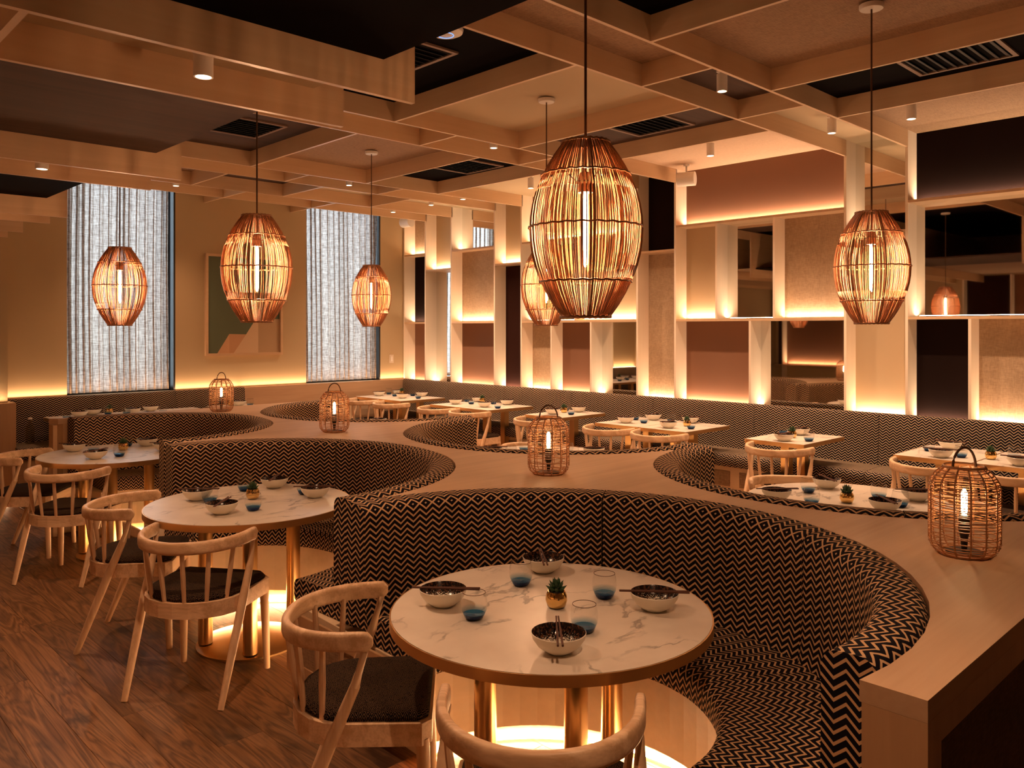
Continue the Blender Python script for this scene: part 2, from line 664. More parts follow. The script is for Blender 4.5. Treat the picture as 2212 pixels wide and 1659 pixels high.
# planks: shared meshes of three lengths, each plank an object under the floor
PW = 0.19


def plank_mesh(L):
    mb = MB()
    g, b = 0.0004, 0.0012
    w, l = PW / 2 - g, L / 2 - g
    mb.v += [(-w, -l, -0.015), (w, -l, -0.015), (w, l, -0.015), (-w, l, -0.015),
             (-w, -l, -b), (w, -l, -b), (w, l, -b), (-w, l, -b),
             (-w + b, -l + b, 0), (w - b, -l + b, 0), (w - b, l - b, 0), (-w + b, l - b, 0)]
    for q in ((0, 1, 5, 4), (1, 2, 6, 5), (2, 3, 7, 6), (3, 0, 4, 7), (4, 5, 9, 8), (5, 6, 10, 9), (6, 7, 11, 10), (7, 4, 8, 11), (8, 9, 10, 11)):
        mb.face(q)
    return mb.mesh('plank', M['floor'])


pm = {L: plank_mesh(L) for L in (1.9, 1.5, 2.3)}
rp = random.Random(3)
x = -0.95
n_pl = 0
while x < X1 - 0.1:
    y = 0.1 - rp.random() * 1.5
    while y < Y1:
        L = rp.choice((1.9, 1.5, 2.3))
        # planks under the banquette island are never seen
        if not (2.7 < x < 3.45 and y > 0.9):
            obj('plank', pm[L], floor, loc=(x, y + L / 2, 0))
            n_pl += 1
        y += L
    x += PW

# walls
wall_right = struct('wall_right', MB().box(X1, X1 + .12, Y0, Y1 + .1, 0, 3.5), M['plaster'])
mb = MB()
wins = ((2.64, 3.80), (5.52, 6.70))
xs = [X0, wins[0][0], wins[0][1], wins[1][0], wins[1][1], X1]
for a, b in ((0, 1), (2, 3), (4, 5)):
    mb.box(xs[a], xs[b], Y1, Y1 + .14, 0, 3.5)
for a, b in wins:
    mb.box(a, b, Y1, Y1 + .14, 0, 0.96)
wall_far = struct('wall_far', mb, M['plaster'])
struct('wall_left', MB().box(X0 - .12, X0, Y0, Y1, 0, 3.5), M['plaster'])
struct('wall_back', MB().box(X0 - .12, X1 + .12, Y0 - .12, Y0, 0, 3.5), M['plaster'])
# wainscot along the far wall
struct('trim_1', MB().box(2.0, 7.10, Y1 - .10, Y1, 0.0, 0.965), M['oak'])
area_light('cove_light', (3.3, Y1 - 0.035, 0.975), (PI, 0, 0), 2.55, 0.03, 2.55 * P_COVE, COVE)
area_light('cove_light', (5.85, Y1 - 0.035, 0.975), (PI, 0, 0), 2.5, 0.03, 2.5 * P_COVE, COVE)
# windows with frames and curtains
for i, (a, b) in enumerate(wins):
    mb = MB()
    for u, v in ((a, a + .05), (b - .05, b)):
        mb.box(u, v, Y1 + .14, Y1 + .19, 0.96, 3.45)
    for z in (0.96, 3.40):
        mb.box(a, b, Y1 + .14, Y1 + .19, z, z + .05)
    mb.box(b - .02, b, Y1 + .001, Y1 + .14, 0.97, 3.45)
    wf = struct('window_%d' % (i + 1), mb, M['black_plastic'])
    obj('pane', MB().box(a + .05, b - .05, Y1 + .16, Y1 + .166, 1.0, 3.4), wf, mats=[glass_mat('window_glass_%d' % i, 4.0, False)])
    area_light('daylight', ((a + b) / 2, Y1 + 0.42, 2.25), (-PI / 2, 0, 0), 1.3, 2.6, P_DAY, (0.52, 0.70, 1.0))
    # curtain
    mb = MB()
    nx, nz = 260, 10
    rc = random.Random(5 + i)
    ph = [rc.uniform(0, 6.28) for _ in range(5)]
    x0c, x1c = (a + .01, b - .05) if i == 0 else (a + .01, b - .03)
    for kz in range(nz + 1):
        z = 0.985 + (3.40 - 0.985) * kz / nz
        for kx in range(nx + 1):
            u = kx / nx
            xx = x0c + (x1c - x0c) * u
            w_ = u + 0.010 * math.sin(z * 1.3 + ph[2])
            th_ = 2 * PI * 13.5 * w_ + ph[0] + 1.5 * math.sin(2 * PI * 2.3 * w_ + ph[1])
            yy = Y1 + 0.062 + 0.036 * math.sin(th_) + 0.007 * math.sin(2 * PI * 31 * w_ + ph[3] + 0.6 * z)
            xx += 0.017 * math.sin(2 * th_) + 0.006 * math.sin(th_ * .37 + z)
            xx = min(max(xx, x0c), x1c)
            mb.v.append((xx, yy, z))
    for kz in range(nz):
        for kx in range(nx):
            q = kz * (nx + 1) + kx
            mb.face((q, q + 1, q + nx + 2, q + nx + 1))
    cu = obj('curtain', mb, mats=M['curtain'], smooth=True)
    tag(cu, ('translucent grey linen curtain behind the long chevron bench by the plain wall' if i == 0 else
             'translucent grey linen curtain close to the shelved wall corner'), 'curtain', 'linen window curtains')

# projecting half wall at the far left
lw = struct('wall_entry', MB().box(X0, 1.98, 9.17, Y1, 0.9, 3.3), M['plaster'])
hw = struct('trim_2', MB().box(0.2, 2.03, 9.07, 9.35, 0.09, 0.965), M['oak_z'])
obj('plinth', MB().box(0.2, 1.95, 9.15, 9.35, 0.0, 0.09), hw, mats=M['oak'])
area_light('cove_light', (1.1, 9.12, 0.975), (PI, 0, 0), 1.75, 0.03, 1.75 * P_COVE, COVE, )
area_light('plinth_light', (1.1, 9.11, 0.085), (0, 0, 0), 1.75, 0.03, 5.0, COVE)

# ---------------- ceiling
ceiling = struct('ceiling', MB().box(X0 - .1, X1 + .1, Y0 - .1, Y1 + .12, 3.44, 3.5), M['black'])
ZB = 3.21
YL = (0.83, 0.31, -1.45, -1.97)
YL = tuple(sorted([-1.97, -1.45, 0.31, 0.83, 2.60, 3.12, 4.91, 5.40, 7.19, 7.68, 8.55, 9.12]))
BT = 0.022
XL = 1.97
m_bx = MB().box(XL + .02, 7.12, -BT / 2, BT / 2, ZB, ZT + .02).mesh('beam', M['maple'])
for y in YL:
    obj('beam', m_bx, ceiling, loc=(0, y + BT / 2, 0))
ceiling_panels = {'black': M['black'], 'weave': M['ceil_weave'], 'weave_l': M['ceil_weave_light'], 'beige': M['beige_ceil'], 'ply': M['ply_dark']}


def cpanel(x0, x1, y0, y1, m, z=ZT):
    obj('panel', MB().box(x0, x1, y0, y1, z, z + .02), ceiling, mats=ceiling_panels[m])


def ybeam(x, y0, y1):
    obj('beam', MB().box(x - BT / 2, x + BT / 2, y0 + BT, y1, ZB, ZT + .02), ceiling, mats=M['maple_y'])


wide = [(-1.45, 0.31), (0.83, 2.60), (3.12, 4.91), (5.40, 7.19)]
narrow = [(0.31, 0.83), (2.60, 3.12), (4.91, 5.40), (7.19, 7.68), (8.55, 9.12), (7.68, 8.55), (9.12, 9.65)]
wide_m = {0: ('black', 'weave', 'black', 'beige'), 1: ('black', 'weave', 'black', 'weave'), 2: ('black', 'beige', 'ply', 'weave_l'), 3: ('ply', 'weave', 'black', 'beige')}
for i, (a, b) in enumerate(wide):
    for x in (3.54, 4.82, 5.78):
        ybeam(x, a, b)
    for (u, v), m in zip(((1.83, 3.54), (3.54, 4.82), (4.82, 5.78), (5.78, 7.32)), wide_m[i]):
        cpanel(u, v, a, b, m)
for i, (a, b) in enumerate(narrow):
    xs_ = (4.15, 5.30) if i != 5 else (2.9, 3.54, 4.6, 5.78)
    for x in xs_:
        ybeam(x, a, b)
    if i == 5:
        for (u, v), m in zip(((1.83, 2.9), (2.9, 3.54), (3.54, 4.6), (4.6, 5.78), (5.78, 7.32)), ('beige', 'weave', 'ply', 'beige', 'beige')):
            cpanel(u, v, a, b, m)
    else:
        mm = {0: ('weave', 'ply', 'beige'), 1: ('weave', 'ply', 'beige'), 2: ('beige', 'beige', 'beige'), 3: ('beige', 'ply', 'beige'), 4: ('beige', 'beige', 'beige'), 6: ('beige', 'beige', 'beige')}[i]
        for (u, v), m in zip(((1.83, 4.15), (4.15, 5.30), (5.30, 7.32)), mm):
            cpanel(u, v, a, b, m)

# lower stepped boards on the aisle side
ZL = 2.58
m_low = MB().box(X0, XL, -0.012, 0.012, ZL, ZT).mesh('lower_beam', M['maple'])
for y in YL:
    obj('lower_beam', m_low, ceiling, loc=(0, y + 0.012, 0))
for i, (a, b) in enumerate(wide):
    cpanel(0.3, 1.82, a + .024, b, ('black', 'black', 'ply', 'black')[i], 2.72)
    cpanel(X0, 0.3, a + .024, b, 'weave', 2.72)
for i, (a, b) in enumerate(narrow):
    cpanel(X0, 1.82, a + .024, b, 'beige' if i != 5 else 'black', 2.72)
for (a, b) in ((2.60, 3.12), (4.91, 5.40)):
    obj('lower_beam', MB().box(0.60, 0.624, a + .024, b, ZL + .01, 2.72), ceiling, mats=M['maple_y'])
obj('panel', MB().box(6.27, 6.68, 1.35, 1.95, ZT - .008, ZT), ceiling, mats=M['ceil_weave'], label='square access hatch panel')

# ---------------- right wall niches
XF, XB = 7.10, 7.30
posts_full = [2.60, 3.12, 4.91, 5.40, 7.19, 7.68, 8.55, 9.12, 9.62, 0.83, 0.31, -1.4]
TW = 0.022


def post(y, z0, z1):
    obj('post', MB().box(XF, XB, y, y + TW, z0, z1), wall_right, mats=M['maple_z'])


def shelf(y0, y1, z):
    obj('shelf', MB().box(XF, XB, y0 + TW, y1, z, z + TW), wall_right, mats=M['maple_y'])


def npanel(y0, y1, z0, z1, m, name='back_panel'):
    obj(name, MB().box(XB - .006, XB + .018, y0 + TW, y1, z0, z1), wall_right, mats=M[m])


def nlight(y0, y1, z):
    L = y1 - y0 - .05
    area_light('niche_light', (XB - .035, (y0 + y1) / 2 + .01, z + TW + .012), (0, PI + 0.2, 0), 0.02, L, L * P_NICHE, NICHE)


for y in posts_full:
    post(y, 0.90, ZT)
ZM = 1.765
ZS = 2.74
ZQ = 2.50
B0 = 0.90
# bays listed from the far corner
# 9.12-9.62
shelf(9.12, 9.62, ZS); shelf(9.12, 9.62, ZM)
npanel(9.12, 9.62, ZS, ZT, 'linen'); npanel(9.12, 9.62, ZM, ZS, 'black_panel'); npanel(9.12, 9.62, B0, ZM, 'terracotta')
for z in (B0, ZM, ZS):
    nlight(9.12, 9.62, z)
# 8.55-9.12
shelf(8.55, 9.12, ZQ)
npanel(8.55, 9.12, ZQ, ZT, 'sand'); npanel(8.55, 9.12, B0, ZQ, 'mirror', 'mirror')
nlight(8.55, 9.12, B0); nlight(8.55, 9.12, ZQ)
# 7.68-8.55
shelf(7.68, 8.55, ZS); shelf(7.68, 8.55, ZM)
npanel(7.68, 8.55, ZS, ZT, 'mirror', 'mirror'); npanel(7.68, 8.55, ZM, ZS, 'linen'); npanel(7.68, 8.55, B0, ZM, 'terracotta')
for z in (B0, ZM, ZS):
    nlight(7.68, 8.55, z)
# 7.19-7.68
shelf(7.19, 7.68, ZQ)
npanel(7.19, 7.68, ZQ, ZT, 'sand'); npanel(7.19, 7.68, B0, ZQ, 'espresso')
nlight(7.19, 7.68, B0); nlight(7.19, 7.68, ZQ)
# 5.40-7.19
shelf(5.40, 7.19, ZS); shelf(5.40, 7.19, ZM)
post(6.30, ZM + TW, ZS); post(6.68, B0, ZM); post(6.06, B0, ZM)
npanel(5.40, 7.19, ZS, ZT, 'sand'); npanel(6.30, 7.19, ZM, ZS, 'mirror', 'mirror'); npanel(5.40, 6.30, ZM, ZS, 'sand')
npanel(6.68, 7.19, B0, ZM, 'linen'); npanel(6.06, 6.68, B0, ZM, 'terracotta'); npanel(5.40, 6.06, B0, ZM, 'mirror', 'mirror')
nlight(5.40, 7.19, ZS); nlight(6.30, 7.19, ZM); nlight(5.40, 6.30, ZM)
nlight(6.68, 7.19, B0); nlight(6.06, 6.68, B0); nlight(5.40, 6.06, B0)
# 4.91-5.40
shelf(4.91, 5.40, ZQ)
npanel(4.91, 5.40, ZQ, ZT, 'black_panel'); npanel(4.91, 5.40, B0, ZQ, 'linen')
nlight(4.91, 5.40, B0)
# 3.12-4.91
shelf(3.12, 4.91, ZS); shelf(3.12, 4.91, ZM)
post(4.42, ZM + TW, ZS); post(3.80, ZM + TW, ZS); post(4.05, B0, ZM)
npanel(3.12, 4.91, ZS, ZT, 'terracotta')
npanel(4.42, 4.91, ZM, ZS, 'sand'); npanel(3.80, 4.42, ZM, ZS, 'mirror', 'mirror'); npanel(3.12, 3.80, ZM, ZS, 'linen')
npanel(4.05, 4.91, B0, ZM, 'terracotta'); npanel(3.12, 4.05, B0, ZM, 'mirror', 'mirror')
nlight(3.12, 4.91, ZS)
for a, b in ((4.42, 4.91), (3.80, 4.42), (3.12, 3.80)):
    nlight(a, b, ZM)
nlight(4.05, 4.91, B0); nlight(3.12, 4.05, B0)
# 2.60-3.12
shelf(2.60, 3.12, ZQ)
npanel(2.60, 3.12, ZQ, ZT, 'mirror', 'mirror'); npanel(2.60, 3.12, B0, ZQ, 'sand')
nlight(2.60, 3.12, B0); nlight(2.60, 3.12, ZQ)
# 0.83-2.60
shelf(0.83, 2.60, ZS); shelf(0.83, 2.60, ZM)
post(2.12, B0, ZM)
npanel(0.83, 2.60, ZS, ZT, 'black_panel'); npanel(0.83, 2.60, ZM, ZS, 'mirror', 'mirror')
npanel(2.12, 2.60, B0, ZM, 'black_panel'); npanel(0.83, 2.12, B0, ZM, 'linen')
nlight(0.83, 2.60, ZS); nlight(0.83, 2.60, ZM); nlight(2.12, 2.60, B0); nlight(0.83, 2.12, B0)
shelf(0.31, 0.83, ZM); npanel(0.31, 0.83, B0, ZT, 'sand'); npanel(-1.4, 0.31, B0, ZT, 'linen')
nlight(0.31, 0.83, B0)
# ledge behind the bench
obj('ledge', MB().box(7.09, XB, -1.4, 9.62, 0.85, 0.90), wall_right, mats=M['maple_y'])

# simple matching niches on the wall behind the aisle (seen in the mirrors)
wl = bpy.data.objects['wall_left']
for i, y in enumerate((0.0, 0.9, 2.2, 3.1, 4.4, 5.2, 6.6, 7.5, 8.9)):
    obj('post', MB().box(X0, X0 + .2, y, y + TW, 0.0, 2.7), wl, mats=M['maple_z'])
    ny = (0.9, 2.2, 3.1, 4.4, 5.2, 6.6, 7.5, 8.9, 9.1)[i]
    obj('back_panel', MB().box(X0, X0 + .012, y + TW, ny, 0.9, 2.7), wl, mats=M[('espresso', 'sand', 'linen', 'terracotta')[i % 4]])
    obj('shelf', MB().box(X0, X0 + .2, y + TW, ny, 0.88, 0.90), wl, mats=M['maple_y'])
    if ny - y > .3:
        area_light('niche_light', (X0 + .04, (y + ny) / 2, 0.92), (0, PI - 0.25, 0), 0.02, ny - y - .1, (ny - y) * P_NICHE, COVE)

# ------------------------------------------------------------------ BANQUETTE ISLAND
BL = [(1.88, 1.82, 1.115), (1.93, 4.08, 1.145), (2.15, 6.35, 1.04)]
BR = [(4.28, 1.74, 1.125), (4.33, 3.99, 1.125), (4.40, 6.24, 1.12)]
ZC = 0.95


def island_poly(near, far, ya, yb, rs, xl, xr, n=28):
    """slab with three round bites on each long side; xl, xr: (near x, far x) of each bite mouth"""
    P = [(near[0], ya), (near[1], ya)]
    for (cx, cy_, R), (xa, xb) in zip(BR, xr):
        R = R * rs
        a0 = math.acos(max(-1, min(1, (xa - cx) / R)))
        a1 = math.acos(max(-1, min(1, (xb - cx) / R)))
        for k in range(n + 1):
            a = -a0 - (2 * PI - a0 - a1) * k / n
            P.append((cx + R * math.cos(a), cy_ + R * math.sin(a)))
    P += [(far[1], yb), (far[0], yb)]
    for (cx, cy_, R), (xa, xb) in reversed(list(zip(BL, xl))):
        R = R * rs
        a0 = math.acos(max(-1, min(1, (xa - cx) / R)))
        a1 = math.acos(max(-1, min(1, (xb - cx) / R)))
        for k in range(n + 1):
            a = a1 - (a0 + a1) * k / n
            P.append((cx + R * math.cos(a), cy_ + R * math.sin(a)))
    return P


def clean(P):
    out = []
    for p in P:
        if not out or math.hypot(p[0] - out[-1][0], p[1] - out[-1][1]) > 1e-4:
            out.append(p)
    return out


isl = thing('banquette_island', 'long light oak divider counter with scalloped sides between the round booths', 'counter')
YA, YB = 0.585, 7.44
XN, XFR = (1.70, 4.47), (1.90, 4.60)
ml = [(1.70, 2.02), (2.06, 2.02), (2.14, 1.95)]
mr = [(4.47, 4.10), (4.14, 4.18), (4.23, 4.58)]
obj('countertop', MB().prism(clean(island_poly(XN, XFR, YA, YB, 1.0, ml, mr)), ZC - .045, ZC), isl, mats=M['oak'])
ml2 = [(1.74, 2.12), (2.17, 2.2), (2.42, 1.99)]
mr2 = [(4.42, 4.02), (4.06, 4.08), (4.13, 4.54)]
obj('core', MB().prism(clean(island_poly((1.74, 4.42), (1.94, 4.55), YA + .02, YB - .02, 1.004, ml2, mr2)), 0.10, ZC - .045), isl, mats=M['oak_z'])
for nm, (XA, XBB), ya, yb in (('near', XN, YA, YA + .028), ('far', XFR, YB - .028, YB)):
    f = obj('end_frame', MB().box(XA, XBB, ya, yb, ZC - .105, ZC - .0455).box(XA, XA + .075, ya, yb, 0, ZC - .105)
            .box(XBB - .075, XBB, ya, yb, 0, ZC - .105).box(XA + .075, XBB - .075, ya, yb, 0, .08), isl, mats=M['oak_z'])
    yy = (ya + .012, yb) if nm == 'near' else (ya, yb - .012)
    obj('woven_panel', MB().box(XA + .075, XBB - .075, yy[0], yy[1], .08, ZC - .105), isl, mats=M['linen_dark_x'])
    for xx, s_ in ((XA, 1), (XBB, -1)):
        y_a, y_b = (YA + .028, YA + .13) if nm == 'near' else (YB - .12, YB - .028)
        x_a, x_b = sorted((xx, xx + s_ * .03))
        obj('end_board', MB().box(x_a, x_b, y_a, y_b, 0, ZC - .0455), isl, mats=M['oak_z'])
RS = 0.553
mb_l = [(1.88, 1.88), (1.93, 1.93), (2.14, 2.14)]
mb_r = [(4.27, 4.27), (4.32, 4.32), (4.39, 4.39)]
obj('seat_base', MB().prism(clean(island_poly((1.88, 4.27), (2.02, 4.45), YA + .04, YB - .04, RS, mb_l, mb_r)), 0.11, 0.385), isl, mats=M['base_wood'])
mp_l = [(1.96, 1.96), (2.01, 2.01), (2.22, 2.22)]
mp_r = [(4.19, 4.19), (4.24, 4.24), (4.31, 4.31)]
obj('plinth', MB().prism(clean(island_poly((1.97, 4.18), (2.12, 4.35), YA + .13, YB - .13, RS + .10, mp_l, mp_r)), 0.0, 0.11), isl, mats=M['base_wood'])
for s_, side, mouths in ((-1, BL, mb_l), (1, BR, mb_r)):
    for i in (0, 1):
        a = side[i][1] + side[i][2] * RS + .01
        b = side[i + 1][1] - side[i + 1][2] * RS - .01
        xx = min(mouths[i][0], mouths[i + 1][0]) if s_ < 0 else max(mouths[i][0], mouths[i + 1][0])
        x_a, x_b = sorted((xx + s_ * .0005, xx + s_ * .014))
        fr = MB().box(x_a, x_b, a, b, 0.325, 0.385).box(x_a, x_b, a, b, 0.11, 0.16).box(x_a, x_b, a, a + .06, .16, .325).box(x_a, x_b, b - .06, b, .16, .325)
        obj('divider_frame', fr, isl, mats=M['oak_z'])
        x_a, x_b = sorted((xx + s_ * .0005, xx + s_ * .007))
        obj('woven_panel', MB().box(x_a, x_b, a + .06, b - .06, .16, .325), isl, mats=M['linen_dark'])


def arc_path(cx, cy_, a0, a1, n, flip=1):
    P = []
    for k in range(n + 1):
        a = math.radians(a0 + (a1 - a0) * k / n)
        c_, s_ = math.cos(a), math.sin(a)
        P.append((cx, cy_, flip * c_, s_))
    return P


def rnd(cx, cz, r, a0, a1, n=4):
    return [(cx + r * math.cos(math.radians(a0 + (a1 - a0) * k / n)), cz + r * math.sin(math.radians(a0 + (a1 - a0) * k / n))) for k in range(n + 1)]


# profiles in (radius, z)
back_prof = [(1.126, 0.46), (0.965, 0.46), (0.985, 0.60), (0.990, 0.80)] + rnd(1.034, 0.915, 0.045, 180, 95, 5) + rnd(1.084, 0.921, 0.043, 85, 10, 4)
seat_prof = [(1.05, 0.388)] + [(0.60, 0.388)] + rnd(0.592, 0.42, 0.032, 250, 180, 2) + rnd(0.600, 0.462, 0.040, 180, 90, 4) + [(0.80, 0.508), (1.05, 0.500)]
back_prof = back_prof[::-1]
seat_prof = seat_prof[::-1]
booths = []
booth_names = ['frontmost', 'second', 'third']


def booth(cx, cy_, flip, label, R=1.13, e0=-94, e1=94):
    q_ = R / 1.13
    bprof = [(r * q_, z) for r, z in back_prof]
    sprof = [(r * q_, z) for r, z in seat_prof]
    b = thing('booth_bench', label, 'bench', (cx, cy_, 0), 0, 'curved chevron booth benches')
    for a0, a1 in ((e0, -28.2), (-27.8, 27.8), (28.2, e1)):
        P = arc_path(0, 0, a0, a1, 18, flip)
        u = math.radians(a1 - a0) * 1.0 / 18
        mb = MB().sweep(P, bprof, math.radians(a0) * 1.0, u, top=.944)
        # end boxing with a piped seam
        obj('back_cushion', mb, b, mats=M['chev'], smooth=True)
    for a0, a1 in ((-88.5, -33.3), (-32.9, 30.8), (31.2, 88.5)):
        P = arc_path(0, 0, a0, a1, 14, flip)
        u = math.radians(a1 - a0) * 0.85 / 14
        obj('seat_cushion', MB().sweep(P, sprof, math.radians(a0) * .85, u, top=.49), b, mats=M['chev'], smooth=True)
    # led strip under the base
    mb = MB()
    n = 28
    for k in range(n + 1):
        a = math.radians(-80 + 160 * k / n)
        for zz in (.012, .024):
            mb.v.append((flip * .722 * q_ * math.cos(a), .722 * q_ * math.sin(a), zz))
    for k in range(n):
        q = [2 * k, 2 * k + 1, 2 * k + 3, 2 * k + 2]
        mb.face(q)
    obj('led_strip', mb, b, mats=M['led'])
    return b


booth(*BL[0][:2], 1, 'black and tan chevron curved booth bench around the frontmost marble table', 1.115, -95, 91)
booth(*BL[1][:2], 1, 'black and tan chevron curved booth bench around the second aisle table', 1.145, -92, 87)
booth(*BL[2][:2], 1, 'black and tan chevron curved booth bench at the far end of the aisle', 1.04, -97, 97)
booth(*BR[0][:2], -1, 'chevron curved booth bench opening to the shelved wall behind the big lantern')
booth(*BR[1][:2], -1, 'chevron curved booth bench opening to the shelved wall in the counter middle')
booth(*BR[2][:2], -1, 'chevron curved booth bench opening to the shelved wall at the far counter end')

# ------------------------------------------------------------------ WALL BENCHES
wb = thing('upholstered_bench', 'long chevron upholstered bench running below the shelved niche wall', 'bench')
bp = [(7.085, 0.50), (6.965, 0.50), (6.985, 0.62), (7.00, 0.80)] + rnd(7.035, 0.945, 0.03, 175, 95, 3) + rnd(7.058, 0.945, 0.028, 85, 5, 3)
bp = bp[::-1]
sp = [(7.04, 0.42), (6.62, 0.42)] + rnd(6.61, 0.45, 0.03, 230, 180, 1) + rnd(6.62, 0.50, 0.038, 180, 90, 4) + [(6.8, .545), (7.04, 0.54)]
sp = sp[::-1]
ys = [-0.65, 0.5, 1.65, 2.80, 3.96, 5.13, 6.27, 7.40, 8.50, 9.53]


def line_y(y0, y1):
    return [(0, y0, 1, 0), (0, y1, 1, 0)]


for a, b in zip(ys, ys[1:]):
    obj('back_cushion', MB().sweep(line_y(a + .003, b - .003), bp, a), wb, mats=M['chev_wall'], smooth=True)
    obj('seat_cushion', MB().sweep(line_y(a + .003 - .05, b - .003 - .05), sp, a), wb, mats=M['chev_wall'], smooth=True)
obj('base', MB().box(6.66, 7.08, -0.7, 9.53, 0.2, 0.419), wb, mats=M['maple_y'])
obj('plinth', MB().box(6.80, 7.08, -0.7, 9.53, 0.0, 0.2), wb, mats=M['oak'])
for a, b in zip(ys, ys[1:]):
    obj('woven_panel', MB().box(6.65, 6.6605, a + .05, b - .05, 0.235, 0.375), wb, mats=M['linen_dark'])
area_light('plinth_light', (6.73, 5.6, 0.195), (0, 0, 0), 0.05, 7.6, 7.6 * 2.2, COVE)

fb = thing('upholstered_bench', 'short chevron upholstered bench below the curtained window wall', 'bench')
bpf = [(-9.545, 0.50), (-9.42, 0.50), (-9.44, 0.62), (-9.46, 0.80)]
bpf = [(0.10, 0.50), (-0.03, 0.50), (-0.01, 0.62), (0.0, 0.80)] + rnd(0.04, 0.945, 0.03, 175, 95, 3) + rnd(0.07, 0.945, 0.028, 85, 5, 3)
spf = [(0.05, 0.40), (-0.44, 0.40)] + rnd(-0.45, 0.44, 0.03, 230, 180, 1) + rnd(-0.44, 0.49, 0.038, 180, 90, 4) + [(0.05, .53)]


def line_x(x0, x1, y):
    return [(x0, y, 0, 1), (x1, y, 0, 1)]


xsf = [2.02, 2.86, 3.72, 4.57]
for a, b in zip(xsf, xsf[1:]):
    obj('back_cushion', MB().sweep(line_x(a + .003, b - .003, 9.44), bpf, a), fb, mats=M['chev_wall'], smooth=True)
    obj('seat_cushion', MB().sweep(line_x(a + .003, b - .003, 9.44), spf, a), fb, mats=M['chev_wall'], smooth=True)
obj('base', MB().box(2.04, 4.55, 9.03, 9.545, 0.12, 0.399), fb, mats=M['oak'])
obj('plinth', MB().box(2.06, 4.53, 9.12, 9.545, 0.0, 0.12), fb, mats=M['oak'])

# ------------------------------------------------------------------ TABLES
T = {'T1': (1.99, 1.87), 'T2': (2.08, 4.20), 'T3': (2.17, 6.60), 'T4': (4.37, 1.92), 'T5': (4.33, 4.17), 'T6': (4.33, 6.45)}
T = {'T1': (1.98, 1.87), 'T2': (2.03, 4.14), 'T3': (2.12, 6.50), 'T4': (4.38, 1.92), 'T5': (4.33, 4.17), 'T6': (4.33, 6.42)}
tdesc = {'T1': 'frontmost round table', 'T2': 'second round table along the aisle', 'T3': 'third round table along the aisle',
         'T4': 'round table behind the largest lantern', 'T5': 'round table behind the second lantern', 'T6': 'round table behind the third lantern'}
RT, HT = 0.53, 0.75
base_t = thing('round_table', 'x', 'table')
obj('tabletop', MB().lathe([(0.0, HT), (RT - .003, HT), (RT - .003, HT - .02), (0.0, HT - .02)], 72), base_t, mats=M['marble'])
obj('edge_band', MB().lathe([(RT - .0028, HT - .001), (RT + .002, HT - .001), (RT + .002, HT - .034), (RT - .03, HT - .034), (RT - .03, HT - .021)], 72), base_t, mats=M['brass_edge'], smooth=True)
vd = math.atan2(-2.0, -4.1)
tb_dir = Vector((math.sin(vd), math.cos(vd)))
for a in (0, PI / 2, -PI / 2):
    c_, s_ = math.cos(a), math.sin(a)
    d = Vector((tb_dir.x * c_ - tb_dir.y * s_, tb_dir.x * s_ + tb_dir.y * c_)) * 0.225
    obj('column', MB().lathe([(0.037, 0.02), (0.037, HT - .034)], 24, c=(d.x, d.y)), base_t, mats=M['brass'], smooth=True)
obj('base_plate', MB().lathe([(0.0, 0.021), (0.10, 0.0205), (0.26, 0.014), (0.275, 0.009), (0.275, 0.0)], 48), base_t, mats=M['brass'], smooth=True)
tl = {'T1': 'round marble table with brass edge in the frontmost booth', 'T2': 'round marble table with brass edge, second along the aisle',
      'T3': 'round marble table with brass edge, third and farthest along the aisle', 'T4': 'round marble table partly hidden behind the largest lantern',
      'T5': 'round marble table mostly hidden behind the second lantern', 'T6': 'round marble table mostly hidden behind the third lantern'}
for k, (tx, ty) in T.items():
    if k == 'T1':
        base_t.location = (tx, ty, 0)
        tag(base_t, tl[k], 'table', 'round marble tables')
    else:
        dup(base_t, (tx, ty, 0), 0, tl[k], 'round marble tables')

# square wall tables
HW = 0.78
sq = thing('square_table', 'x', 'table')
SX, SY = 0.72, 0.515
obj('tabletop', MB().box(-SX / 2 + .003, SX / 2 - .003, -SY / 2 + .003, SY / 2 - .003, HW - .02, HW), sq, mats=M['marble'])
obj('edge_band', MB().box(-SX / 2, SX / 2, -SY / 2, SY / 2, HW - .034, HW - .0205).box(-SX / 2, -SX / 2 + .0028, -SY / 2, SY / 2, HW - .0205, HW - .001)
    .box(SX / 2 - .0028, SX / 2, -SY / 2, SY / 2, HW - .0205, HW - .001).box(-SX / 2, SX / 2, -SY / 2, -SY / 2 + .0028, HW - .0205, HW - .001)
    .box(-SX / 2, SX / 2, SY / 2 - .0028, SY / 2, HW - .0205, HW - .001), sq, mats=M['brass_edge'])
for dx in (-.14, .14):
    obj('column', MB().box(dx - .035, dx + .035, -.035, .035, 0.012, HW - .034), sq, mats=M['brass'])
obj('base_plate', MB().box(-.26, .26, -.2, .2, 0.0, 0.012), sq, mats=M['brass'])
XW = 6.41
walls = [('W1', 2.06, 'double wall table nearest the black lower niche, half behind the largest lantern'),
         ('W1', 1.54, 'square marble table pushed against the front double, cut by the picture edge'),
         ('W2', 3.25, 'single square marble wall table below the tall sand niche, one chair before it'),
         ('W3', 4.86, 'square marble table, farther half of the pair under the brown niche'),
         ('W3', 4.34, 'square marble table, closer half of the pair under the brown niche'),
         ('W4', 5.88, 'single square marble wall table directly behind the second lantern'),
         ('W5', 7.49, 'square marble table, farther half of the pair below the linen niche'),
         ('W5', 6.97, 'square marble table, closer half of the pair below the linen niche'),
         ('W6', 9.12, 'square marble table in the corner touching the window wall side'),
         ('W6', 8.60, 'square marble table joined to the one in the far corner')]
walls[0] = ('W1', 2.06, 'square marble wall table whose chair stands behind the largest lantern')
first = True
